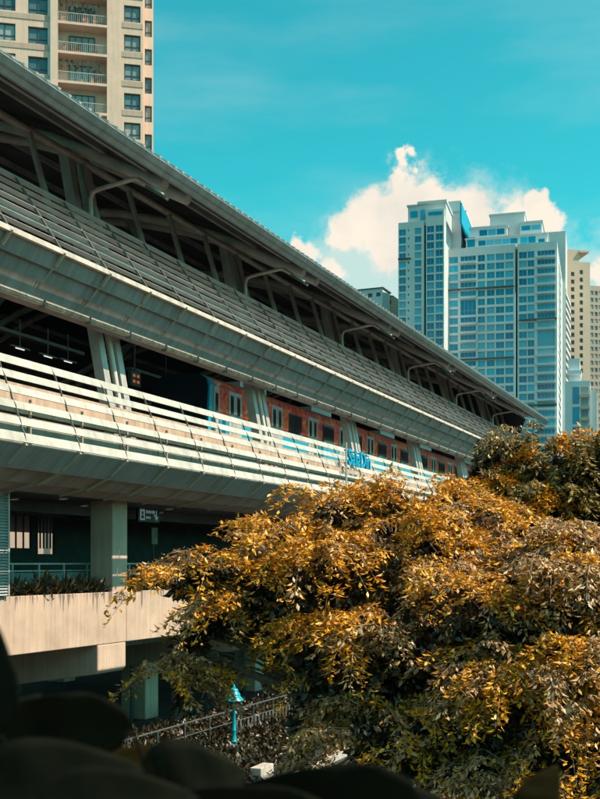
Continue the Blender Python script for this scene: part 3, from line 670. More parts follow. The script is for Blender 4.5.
# ------------------------------------------------------------------ buildings
class Facade:
    """vertical plane with real openings; s runs right as seen from outside, pixel helpers measure it from the photograph"""
    def __init__(s, px, d, az_e):
        s.o = P(px, HY, d); s.o.z = 0
        s.e = Vector((math.sin(R_(az_e)), math.cos(R_(az_e)), 0)); s.n = Vector((s.e.y, -s.e.x, 0))
    def shifted(s, back, along=0):
        f = Facade.__new__(Facade); f.o = s.o - s.n * back + s.e * along; f.e = s.e; f.n = s.n; return f
    def side(s, at):              # plane turning the right-hand corner at s = at, receding
        f = Facade.__new__(Facade); f.o = s.o + s.e * at; f.e = -s.n; f.n = s.e; return f
    def hit(s, px, py=HY):
        r = FWD + RGT * ((px - HX) / FPX); t = (s.o - Vector((0, 0, 0))).dot(s.n) / r.dot(s.n)
        return (r * t - s.o).dot(s.e), ZC + (HY - py) / FPX * t
    def S(s, px): return s.hit(px)[0]
    def Z(s, px, py): return s.hit(px, py)[1]
    def w(s, x, z, out=0): return s.o + s.e * x + s.n * out + Vector((0, 0, z))
    def slab(s, mb, x0, x1, z0, z1, o0, o1, mi=0):
        vs = [s.w(x, z, o) for x in (x0, x1) for z in (z0, z1) for o in (o0, o1)]
        return mb.add(vs, [(0, 1, 3, 2), (4, 6, 7, 5), (0, 4, 5, 1), (2, 3, 7, 6), (0, 2, 6, 4), (1, 5, 7, 3)], mi)
    def wall(s, mb, x0, x1, z0, z1, cols, depth=.35, mi=0):
        """cols: list of (xa, xb, [(za, zb), ...]) openings"""
        def q(a, b, c, d, o=0): 
            if b - a > 1e-4 and d - c > 1e-4: mb.add([s.w(a, c, o), s.w(b, c, o), s.w(b, d, o), s.w(a, d, o)], [(0, 1, 2, 3)], mi)
        x = x0
        for xa, xb, rows in sorted(cols, key=lambda c: c[0]):
            q(x, xa, z0, z1); z = z0
            for za, zb in sorted(rows):
                if za < z0 or zb > z1: continue
                q(xa, xb, z, za); z = zb
                A = [s.w(xa, za), s.w(xb, za), s.w(xb, zb), s.w(xa, zb)]; B = [v - s.n * depth for v in A]
                mb.add(A + B, [(0, 1, 5, 4), (1, 2, 6, 5), (2, 3, 7, 6), (3, 0, 4, 7)], mi)
            q(xa, xb, z, z1); x = xb
        q(x, x1, z0, z1)
    def rz(s): return math.atan2(s.e.y, s.e.x)

WCACHE = {}
def window_mesh(w, h, key, nv, fm, gm_, nh=0, fw_=.09):
    k = (round(w, 2), round(h, 2), key, nv, nh)
    if k in WCACHE: return WCACHE[k]
    mb = MB(); mb.box((0, .05, 0), (w, .04, h), 1)
    for x in (-w / 2 + fw_ / 2, w / 2 - fw_ / 2): mb.box((x, 0, 0), (fw_, .08, h))
    for z in (-h / 2 + fw_ / 2, h / 2 - fw_ / 2): mb.box((0, -.002, z), (w - 2 * fw_, .08, fw_))
    for i in range(1, nv): mb.box((-w / 2 + w * i / nv, -.004, 0), (fw_ * .8, .07, h - 2 * fw_))
    for i in range(nh): mb.box((0, -.006, -h / 2 + h * .3), (w - 2 * fw_, .06, fw_ * .8))
    WCACHE[k] = mb.mesh('window', [fm, gm_]); return WCACHE[k]
def put_window(f, parent, xa, xb, za, zb, key, nv, fm, gm_, back=.28, nh=0, name='window'):
    me = window_mesh(xb - xa, zb - za, key, nv, fm, gm_, nh)
    o = link(name, me, parent); p = f.w((xa + xb) / 2, (za + zb) / 2, -back) - parent.location
    o.location = p; o.rotation_euler.z = f.rz(); return o
def bpart(name, mb, m, parent):
    o = obj(name, mb, m, parent); o.location = -parent.location; return o

# --- tan apartment block top left
f = Facade(60, 114, -math.degrees(TH) + 77.6)
tb = thing('apartment_block', 'tan apartment block with recessed balconies at top left behind the station roof', 'building', tuple(f.o))
ZT = 100; FH = 29.55 / FPX * 114
zref = f.Z(38, 27)                       # top of a window in the second column
def rows(z_top, h, n0=-16, n1=20): return [(z_top - h + k * FH, z_top + k * FH) for k in range(n0, n1)]
mb = MB(); mb2 = MB()
cols = []
c1 = (f.S(-6), f.S(15.5), rows(f.Z(8, 23), 1.75)); c2 = (f.S(28), f.S(48), rows(zref, 1.75))
c0 = (f.S(-40), f.S(-20), rows(f.Z(-30, 20), 1.75))
f.wall(mb2, f.S(-60), f.S(50), 0, ZT, [c0, c1, c2], .3)
fp_ = f.shifted(-.5)
f_b = f.shifted(-.35)
bal_ = (f_b.S(58), f_b.S(107), rows(f_b.Z(80, 25), 27.0 / FPX * 114))
f_b.wall(mb, f_b.S(50.5), f_b.S(121.5), 0, ZT, [bal_], 1.6)
mb.add([f_b.w(f_b.S(50.5), 0), f_b.w(f_b.S(50.5), ZT), f.w(f_b.S(50.5), ZT, -.4), f.w(f_b.S(50.5), 0, -.4)], [(0, 1, 2, 3)])
f_r = f.shifted(-.3)
mb.add([f_b.w(f_b.S(121.5), 0), f_b.w(f_b.S(121.5), ZT), f_b.w(f_b.S(121.5), ZT, -2), f_b.w(f_b.S(121.5), 0, -2)], [(0, 1, 2, 3)])
c4 = (f_r.S(124), f_r.S(140.5), rows(f_r.Z(132, 35), 1.72)); f_r.wall(mb2, f_b.S(121.5), f_r.S(143), 0, ZT, [c4], .3)
mb2.add([f_r.w(f_r.S(143), 0), f_r.w(f_r.S(143), ZT), f_r.w(f_r.S(143), ZT, -3), f_r.w(f_r.S(143), 0, -3)], [(0, 1, 2, 3)])
f_n = f.shifted(2.6); c5 = (f_n.S(144.8), f_n.S(152), rows(f_n.Z(148, 49), 1.75)); f_n.wall(mb2, f_n.S(140), f_n.S(153.3), 0, ZT, [c5], .3)
sdf = f_n.side(f_n.S(153.3)); sdf.wall(mb2, 0, 14, 0, ZT, [(3, 5, rows(20, 1.7, -5, 26))], .3)
bpart('wall', mb2, M['tan_wall'], tb)
bay = bpart('balcony_bay', mb, M['tan_wall'], tb)
# string courses, sills
for (fc, x0, x1, zr) in ((f, f.S(-60), f.S(50), zref), (f_r, f_b.S(121.5) + .02, f_r.S(143), f_r.Z(132, 35))):
    for k in range(-2, 5):
        z = zr - 1.75 + k * FH
        if z > 12: m_ = MB(); fc.slab(m_, x0, x1, z - .62, z - .06, -.02, .05); bpart('sill_band', m_, M['tan_wall_dark'], tb)
for fc, c, nv in ((f, c0, 2), (f, c1, 2), (f, c2, 2), (f_r, c4, 2), (f_n, c5, 1)):
    for k, (za, zb) in enumerate(c[2]):
        if 36 < zb < 80: put_window(fc, tb, c[0] + .03, c[1] - .03, za + .03, zb - .03, 'tan', nv, M['frame'], M['glass_tan'], .2, 1)
clm = None
for k, (za, zb) in enumerate(bal_[2]):
    if not (36 < zb < 80): continue
    x0, x1 = bal_[0], bal_[1]
    m_ = MB(); f_b.slab(m_, x0 - .05, x1 + .05, za - .1, za, -1.7, -1.6); m_ = MB()
    f_b.slab(m_, x0, x1, za - .05, zb + .05, -1.75, -1.6); bw_ = bpart('balcony_back_wall', m_, M['tan_wall'], tb)
    me_w = put_window(f_b, tb, x0 + 1.1, x1 - 1.2, za + .02, zb - .55, 'bal', 4, M['frame'], M['glass_tan'], 1.45, 0, 'balcony_door')
    m_ = MB(); f_b.slab(m_, x0, x1, za + .95, za + 1.0, -.2, -.14)
    for j in range(24): xx = x0 + (x1 - x0) * (j + .5) / 24; f_b.slab(m_, xx - .012, xx + .012, za, za + .95, -.18, -.16)
    bpart('balcony_railing', m_, M['frame_white'], tb)
    rr = random.Random(k)
    for j in range(7):
        xx = x0 + .2 + rr.random() * (x1 - x0 - .6); hh = .4 + rr.random() * 1.0; ww = .25 + rr.random() * .4; oo = -.5 - rr.random() * .7
        m_ = MB(); f_b.slab(m_, xx, xx + ww, za, za + hh, oo - .2, oo); f_b.slab(m_, xx + ww * .2, xx + ww * .9, za + hh, za + hh * 1.2, oo - .15, oo - .03); bpart('balcony_item', m_, M['clutter'], tb)
    if k % 2:
        for j in range(8):
            xx = x0 + .2 + j * (x1 - x0 - .6) / 8; m_ = MB(); f_b.slab(m_, xx, xx + .2 + .14 * rr.random(), zb - .9 - rr.random() * .45, zb - .35, -.62, -.6); bpart('washing', m_, M['clutter'], tb)

# --- glass condominium towers (block A tall left, block B main)
AZE = 82.6
fa = Facade(444, 415, AZE); fb_ = fa.shifted(12.5)
tw = thing('condominium_tower', 'tall pale condominium tower with turquoise windows behind the station roof', 'building', tuple(fa.o))
PA = 8.1 / FPX * 415
mb = MB()
def trows(fc, px, py, hpx, pitch, n, d=415): z = fc.Z(px, py); return [(z - hpx / FPX * d - k * pitch, z - k * pitch) for k in range(n)]
NA = 26
A_cols = [(399, 405.8, 6.3, 2, 229.5), (414.7, 421.3, 6.3, 2, 228), (426.8, 434, 6.5, 2, 226), (435.6, 443, 6.5, 2, 225.2)]
A_small = (407.7, 409.3, 2.4, 1, 229.3)
allc = []; wins = []
for (xa, xb, hp, nv, py) in A_cols + [A_small]:
    r = trows(fa, (xa + xb) / 2, py, hp, PA, NA); allc.append((fa.S(xa), fa.S(xb), r))
    for za, zb in r:
        if zb > 55: wins.append((fa, fa.S(xa), fa.S(xb), za, zb, nv))
ztA = fa.Z(410, 222); ztA2 = fa.Z(436, 216.5)
f1 = [c for c in allc if c[0] < fa.S(424)]; f2 = [c for c in allc if c[0] > fa.S(424)]
fa.wall(mb, fa.S(398.3), fa.S(424), 0, ztA, f1, .5); fa.wall(mb, fa.S(426), fa.S(444), 0, ztA2, f2, .5)
sA = fa.side(0.0)
sA.wall(mb, 0, 66, 0, fa.Z(444, 208), [], .3)
sl_ = fa.shifted(4, 0)
mb.add([fa.w(fa.S(424), 0), fa.w(fa.S(424), ztA), fa.w(fa.S(424), ztA, -6), fa.w(fa.S(424), 0, -6)], [(0, 1, 2, 3)])
fa.slab(mb, fa.S(424), fa.S(426), 0, ztA, -6, -5.5)
fa.slab(mb, fa.S(398.3), 0, ztA - 1.5, ztA - .7, -40, -1)
fa.slab(mb, fa.S(426), 0, ztA2 - 1.5, ztA2 - .5, -40, -1)
lw_ = Facade.__new__(Facade); lw_.o = fa.w(fa.S(398.3), 0); lw_.e = fa.n; lw_.n = -fa.e
lw_.wall(mb, -40, 0, 0, ztA, [], .3)
# crown of block A
zc0 = fa.Z(430, 212)
crown = MB(); f5 = fa.shifted(5)
f5.slab(crown, f5.S(408), f5.S(419), ztA - 1, f5.Z(412, 206.5), -30, 0); f5.slab(crown, f5.S(419), f5.S(446), ztA2 - 1, f5.Z(430, 203), -30, 0)
fa.slab(crown, fa.S(426), 0, ztA2, fa.Z(436, 209), -12, -.02)
f5.slab(crown, f5.S(419) - .5, f5.S(461), f5.Z(440, 201), f5.Z(440, 198.2), -70, -17)
f5.slab(crown, f5.S(419) - .5, f5.S(447), f5.Z(440, 203), f5.Z(440, 200.5), -16.9, .8)
f5.slab(crown, f5.S(408) - .4, f5.S(419) - .6, f5.Z(412, 206.5), f5.Z(412, 205.2), -30, .6)
f20 = fa.shifted(22); f20.slab(crown, f20.S(447), f20.S(461), f20.Z(455, 275), f20.Z(455, 201), -30, 0)
bpart('wall', mb, M['tower_wall'], tw); bpart('crown', crown, M['tower_wall'], tw)
for fc, xa, xb, za, zb, nv in wins: put_window(fc, tw, xa + .02, xb - .02, za + .02, zb - .02, 'A', nv, M['frame_white'], M['glass_tower'], .35, 0)
m_ = MB(); f5.slab(m_, f5.S(410.5), f5.S(417.5), f5.Z(412, 218), f5.Z(412, 211.5), 0, .25); bpart('crown_window', m_, M['glass_tower'], tw)
m_ = MB(); fa.slab(m_, fa.S(428.5), fa.S(442.5), fa.Z(436, 214.8), fa.Z(436, 211.5), 0, .2); bpart('crown_window', m_, M['glass_tower'], tw)
m_ = MB(); f5.slab(m_, f5.S(420.5), f5.S(425), f5.Z(422, 220), f5.Z(422, 210), 0, .25); bpart('crown_window', m_, M['glass_tower'], tw)
# sky garden notch and side balconies
m_ = MB(); fa.slab(m_, fa.S(398.3), fa.S(411), fa.Z(404, 259.6), fa.Z(404, 258.6), -.2, 1.0); bpart('ledge', m_, M['tower_dark'], tw)
for k in range(4):
    z = fa.Z(444, 216) - k * PA * 1.12; m_ = MB(); sA.slab(m_, 34, 62, z - .3, z + 1.0, .3, 1.6); bpart('side_balcony', m_, M['tower_wall'], tw)
    m_ = MB(); sA.slab(m_, 36, 60, z + 1.05, z + 2.6, -.1, .12); bpart('side_window', m_, M['tower_dark'], tw)
gm2 = MB(); sG = f5.side(f5.S(461)); sG.slab(gm2, 1, 50, f5.Z(461, 222), f5.Z(461, 201.5), -.5, .1); bpart('crown_glazing', gm2, M['glass_tower'], tw)

tm = thing('condominium_block', 'broad pale condominium block with grid of turquoise windows and stepped penthouse', 'building', tuple(fb_.o))
mb = MB(); DB = 427.0; PB = 8.72 / FPX * DB
B_cols = [(449.2, 458, 6.4, 2), (460.5, 476, 6.6, 4), (477.8, 485, 6.4, 2), (486.8, 494.6, 6.4, 2), (495.8, 504.2, 6.4, 2), (505.3, 513.4, 6.4, 2), (518.9, 526.8, 6.4, 2), (527.5, 534.3, 6.4, 2), (537.2, 555, 6.6, 5)]
cols = []; wins = []; NBR = 24
special = []
zr0 = fb_.Z(480, 255.0)
for ci, (xa, xb, hp, nv) in enumerate(B_cols):
    r = [(zr0 - hp / FPX * DB - k * PB, zr0 - k * PB) for k in range(NBR)]
    if ci == 1: r[5:7] = [(r[6][0], r[5][1])]
    if ci == 8: r[9:11] = [(r[10][0], r[9][1])]; 
    cols.append((fb_.S(xa), fb_.S(xb), r))
    for za, zb in r:
        if zb > 40: wins.append((fb_, fb_.S(xa), fb_.S(xb), za, zb, nv))
ztB = fb_.Z(500, 245.3)
gx0, gx1 = fb_.S(515.2), fb_.S(517.6)
fb_.wall(mb, fb_.S(440), gx0, 0, ztB, [c for c in cols if c[0] < gx0], .5); fb_.wall(mb, gx1, fb_.S(557), 0, ztB, [c for c in cols if c[0] > gx0], .5)
fb_.slab(mb, fb_.S(440), fb_.S(557), ztB - 1.6, ztB - .8, -40, -.6)
sB = fb_.side(fb_.S(557)); wB = sB.S(562.5)
srow = [(zr0 - 2.0 - k * PB, zr0 - k * PB) for k in range(NBR)]
sB.wall(mb, 0, wB, 0, ztB, [(wB * .3, wB * .7, srow)], .5)
fC = sB.shifted(0)  # block C continues behind, a little proud and taller
fCf = fb_.shifted(wB); cx0 = fCf.S(562.3); cx1 = fCf.S(565.5)
ztC = fCf.Z(564, 231)
fCf.wall(mb, cx0 - 8, cx1, 0, ztC, [], .5)
sC = fCf.side(cx1); wC = sC.S(571.5); sC.wall(mb, 0, wC, 0, ztC, [], .4); fCf.slab(mb, cx0 - 30, cx1, ztC - 1, ztC - .5, -wC, -.1)
bpart('wall', mb, M['tower_wall'], tm)
for fc, xa, xb, za, zb, nv in wins: put_window(fc, tm, xa + .02, xb - .02, za + .02, zb - .02, 'B', nv, M['frame_white'], M['glass_tower'], .35, 1 if nv > 3 else 0)
m_ = MB(); fb_.slab(m_, gx0, gx1, 0, ztB - 2.4, -1.6, -1.5); bpart('shadow_gap', m_, M['tower_dark'], tm)
for k in range(NBR):
    z = zr0 - k * PB - 1.0
    for nm_, u0, u1 in (('round_balcony', 1, wC - 1),):
        m_ = MB(); n_ = 6
        top = [sC.w(u0 + (u1 - u0) * j / n_, z - 1.2, .2 + 2.1 * math.sin(math.pi * (j / n_))) for j in range(n_ + 1)]
        vs_ = top + [v + Vector((0, 0, 1.3)) for v in top]; q = len(top)
        m_.add(vs_, [(j, j + 1, j + 1 + q, j + q) for j in range(q - 1)] + [tuple(range(q)), tuple(range(2 * q - 1, q - 1, -1))]); bpart('round_balcony', m_, M['tower_wall'], tm)
    m_ = MB(); sC.slab(m_, 2, wC - 2, z + .15, z + 1.6, -.05, .15); bpart('balcony_opening', m_, M['tower_dark'], tm)
    if k < 20: put_window(sB, tm, wB * .3 + .02, wB * .7 - .02, srow[k][0] + .02, srow[k][1] - .02, 'Bs', 1, M['frame_white'], M['glass_tower'], .35)
# spandrel slabs of the wide balconies and dark mechanical ledges
for ci in (1, 8):
    xa, xb = fb_.S(B_cols[ci][0]), fb_.S(B_cols[ci][1])
    for k, (za, zb) in enumerate(cols[ci][2]):
        if zb > 40 and zb - za < 4: m_ = MB(); fb_.slab(m_, xa - .1, xb + .1, za - .5, za + .35, .02, .9); bpart('balcony_front', m_, M['tower_wall'], tm)
for px0, px1, py in ((446, 514, 288.5), (446, 514, 359), (519, 557, 319.5), (519, 557, 405)):
    z = fb_.Z((px0 + px1) / 2, py); m_ = MB(); fb_.slab(m_, fb_.S(px0), fb_.S(px1), z - .25, z + .25, .03, 1.1); bpart('ledge', m_, M['tower_dark'], tm)
ph = MB(); f6 = fb_.shifted(6); f9 = fb_.shifted(10)
def tier(ff, x0, x1, yb, yt, dp=22):
    xm = (x0 + x1) / 2; ff.slab(ph, ff.S(x0), ff.S(x1), ff.Z(xm, yb), ff.Z(xm, yt), -dp, 0); ff.slab(ph, ff.S(x0) - .4, ff.S(x1) + .4, ff.Z(xm, yt) + .02, ff.Z(xm, yt) + .5, -dp - .4, .5)
tier(f6, 466, 547, 250, 237); tier(f9, 470, 507, 240, 227.5); tier(fb_.shifted(14), 490, 524.5, 240, 214.5); tier(f9, 520, 542, 240, 222.5)
bpart('penthouse', ph, M['tower_wall'], tm)
def phw(ff, x0, x1, y0, y1, n=1):
    xm = (x0 + x1) / 2
    for j in range(n):
        xa = ff.S(x0 + (x1 - x0) * (j + .06) / n); xb = ff.S(x0 + (x1 - x0) * (j + .94) / n)
        m_ = MB(); ff.slab(m_, xa, xb, ff.Z(xm, y1), ff.Z(xm, y0), -.2, .14); bpart('penthouse_window', m_, M['glass_tower'], tm)
phw(f6, 478, 518, 239.5, 244.5, 5); phw(f6, 520, 536, 236.9, 243, 2); phw(f6, 538, 545, 239, 244, 1); phw(f9, 479, 505, 229.5, 235, 3); phw(f9, 521, 541, 225.5, 230, 2); phw(f6, 466.8, 475.5, 237.6, 247, 1)

# --- tan towers at the right edge, glass low-rise, distant roofs
fD = Facade(571, 520, AZE)
td = thing('tan_tower', 'slim beige tower with one column of windows right of the condominium', 'building', tuple(fD.o))
mb = MB(); PD = 7.3 / FPX * 520; sD = Facade(571.5, 500, 60)
rD = [(sD.Z(581, 270) - 2.0 - k * PD, sD.Z(581, 270) - k * PD) for k in range(26)]
sD.wall(mb, sD.S(566), sD.S(590), 0, sD.Z(580, 262), [(sD.S(579.7), sD.S(583), rD), (sD.S(571), sD.S(574.5), [(a - 1, b - 1) for a, b in rD])], .5)
sD.slab(mb, sD.S(566), sD.S(579), sD.Z(575, 263), sD.Z(575, 249.5), -12, -.05); sD.slab(mb, sD.S(579), sD.S(588.5), sD.Z(585, 253), sD.Z(585, 251), -12, 1)
sD.slab(mb, sD.S(566), sD.S(590), sD.Z(580, 263) - 1, sD.Z(580, 263) - .3, -16, -.6)
eD = sD.side(sD.S(590)); eD.wall(mb, 0, 18, 0, sD.Z(580, 262), [], .3)
bpart('wall', mb, M['far_tan'], td)
for za, zb in rD:
    if zb > 40:
        put_window(sD, td, sD.S(579.7) + .02, sD.S(583) - .02, za + .02, zb - .02, 'D', 1, M['frame_white'], M['frame'], .3)
        put_window(sD, td, sD.S(571) + .02, sD.S(574.5) - .02, za - 1 + .02, zb - 1 - .02, 'D', 1, M['frame_white'], M['frame'], .3)
fE = Facade(590, 560, 55)
te = thing('brown_tower', 'grey beige tower with dense windows at the right picture edge', 'building', tuple(fE.o))
mb = MB(); PE = 7.0 / FPX * 560; colsE = []
for k in range(7):
    xa = fE.S(590.6 + k * 4.2); xb = fE.S(593.4 + k * 4.2); rE = [(fE.Z(596, 291) - 2.1 - j * PE, fE.Z(596, 291) - j * PE) for j in range(24)]; colsE.append((xa, xb, rE))
fE.wall(mb, fE.S(589.5), fE.S(622), 0, fE.Z(598, 286), colsE, .5); fE.slab(mb, fE.S(589.5), fE.S(622), fE.Z(598, 287) - 1, fE.Z(598, 287) - .4, -18, -.6)
bpart('wall', mb, M['far_tan2'], te)
for xa, xb, rE in colsE[:4]:
    for za, zb in rE:
        if zb > 40: put_window(fE, te, xa + .02, xb - .02, za + .02, zb - .02, 'E', 1, M['frame'], M['glass_tan'], .3)
fF = Facade(572, 300, AZE)
tf = thing('low_rise_block', 'lower grey block with dark glass and tan balconies below the beige tower', 'building', tuple(fF.o))
mb = MB(); fF.slab(mb, fF.S(565), fF.S(590), 0, fF.Z(580, 381), -16, 0); fF.slab(mb, fF.S(590), fF.S(597), 0, fF.Z(593, 389), -20, -.8)
fF.slab(mb, fF.S(568), fF.S(579.5), fF.Z(575, 381), fF.Z(575, 356), -16, -4); fF.slab(mb, fF.S(568) - .3, fF.S(579.5) + .5, fF.Z(575, 373), fF.Z(575, 369), -15, -2)
bpart('wall', mb, M['tower_wall'], tf)
for k in range(5):
    y0_, y1_ = 387 + k * 11.5, 396.5 + k * 11.5
    m_ = MB(); fF.slab(m_, fF.S(581), fF.S(588.4), fF.Z(585, y1_), fF.Z(585, y0_), -.4, .06); bpart('window', m_, M['glass_tan'], tf)
    m_ = MB(); fF.slab(m_, fF.S(580.6), fF.S(589.6), fF.Z(585, y1_ + 1.3), fF.Z(585, y1_ - 1.8), .1, 1.3); bpart('balcony', m_, M['far_tan'], tf)
for k in range(3):
    m_ = MB(); fF.slab(m_, fF.S(572.5), fF.S(579.3), fF.Z(575, 404 + k * 20), fF.Z(575, 387 + k * 20), -.4, .05); bpart('glazing', m_, M['glass_tower'], tf)
for i, (px, py, w, h_) in enumerate(((374, 292, 11, 3), (382, 300, 14, 3), (391, 306, 8, 2))):
    p = P(px, py, 470 + i * 12)
    t = thing('distant_rooftop', ['grey flat roof block peeping over the station roof', 'cream gabled building behind the station roof beside the tower', 'small pink building lowest behind the station roof'][i], 'building', (p.x, p.y, 0))
    m_ = MB().box((0, 0, p.z / 2), (w, 10, p.z)); obj('wall', m_, [M['tower_wall'], M['far_tan'], M['far_tan']][i], t)
    m_ = MB().box((0, 0, p.z + .2), (w + 1, 11, .4)) if i != 1 else MB().add([(-w / 2, -5.5, p.z), (w / 2, -5.5, p.z), (0, -5.5, p.z + 2.2), (-w / 2, 5.5, p.z), (w / 2, 5.5, p.z), (0, 5.5, p.z + 2.2)], [(0, 1, 2), (3, 5, 4), (0, 2, 5, 3), (1, 4, 5, 2), (0, 3, 4, 1)])
    obj('roof', m_, M['tower_dark'] if i == 0 else M['far_tan2'], t)
    for j in range(3): obj('window', MB().box((-w / 3 + j * w / 3, -5.02, p.z - 2.5), (w / 6, .12, 1.6)), M['frame'], t)
# pale building across the street, seen through the concourse
t = thing('pale_building', 'pale building seen through the concourse windows', 'building', (-80, 90, 0))
obj('wall', MB().box2((-8, -45, 0), (0, 60, 12)), M['pale_wall'], t)
for j in range(18):
    for zz in (3.0, 6.6): obj('window', MB().box((.03, -42 + j * 5.5, zz), (.14, 2.2, 1.7)), M['glass_tower'], t)

# ------------------------------------------------------------------ foliage
def leaf_mat(name, rough=.42):
    m = bpy.data.materials.new(name); m.use_nodes = True; nt = m.node_tree; N = nt.nodes; L = nt.links; b = N['Principled BSDF']
    at = N.new('ShaderNodeAttribute'); at.attribute_name = 'leaf_colour'; L.new(at.outputs['Color'], b.inputs['Base Color'])
    b.inputs['Roughness'].default_value = rough; b.inputs['Specular IOR Level'].default_value = .55
    tr = N.new('ShaderNodeBsdfTranslucent'); L.new(at.outputs['Color'], tr.inputs['Color'])
    mx = N.new('ShaderNodeMixShader'); mx.inputs[0].default_value = .10
    out = N['Material Output']; L.new(b.outputs[0], mx.inputs[1]); L.new(tr.outputs[0], mx.inputs[2]); L.new(mx.outputs[0], out.inputs['Surface'])
    return m
M['leaf'] = leaf_mat('leaf'); M['twig'] = mat('twig', (.34, .26, .19), .8, .2, 5)
def nrm(v): return v / np.maximum(np.linalg.norm(v, axis=-1, keepdims=True), 1e-9)
def leaves_mesh(name, pos, axis, side, length, width, col, m):
    """folded leaf blades: 6 vertices, 4 triangles as 2 quads"""
    n = len(pos); up = nrm(np.cross(axis, side)); L = length[:, None]; W = width[:, None]
    v = np.empty((n, 6, 3))
    v[:, 0] = pos; v[:, 1] = pos + axis * L * .45 + side * W * .5 + up * W * .16; v[:, 2] = pos + axis * L - up * L * .06
    v[:, 3] = pos + axis * L * .45 - side * W * .5 + up * W * .16; v[:, 4] = pos + axis * L * .45; v[:, 5] = pos
    tri = np.array([[0, 4, 1], [1, 4, 2], [0, 3, 4], [3, 2, 4]])
    F = (np.arange(n)[:, None, None] * 6 + tri[None]).reshape(-1)
    me = bpy.data.meshes.new(name); me.vertices.add(n * 6); me.vertices.foreach_set('co', v.reshape(-1))
    me.loops.add(n * 12); me.loops.foreach_set('vertex_index', F.astype(np.int32))
    me.polygons.add(n * 4); me.polygons.foreach_set('loop_start', (np.arange(n * 4) * 3).astype(np.int32)); me.polygons.foreach_set('loop_total', np.full(n * 4, 3, np.int32))
    me.update(); me.validate()
    ca = me.color_attributes.new('leaf_colour', 'FLOAT_COLOR', 'POINT')
    c = np.ones((n, 6, 4)); c[:, :, :3] = col[:, None, :]; ca.data.foreach_set('color', c.reshape(-1))
    me.materials.append(m); return me

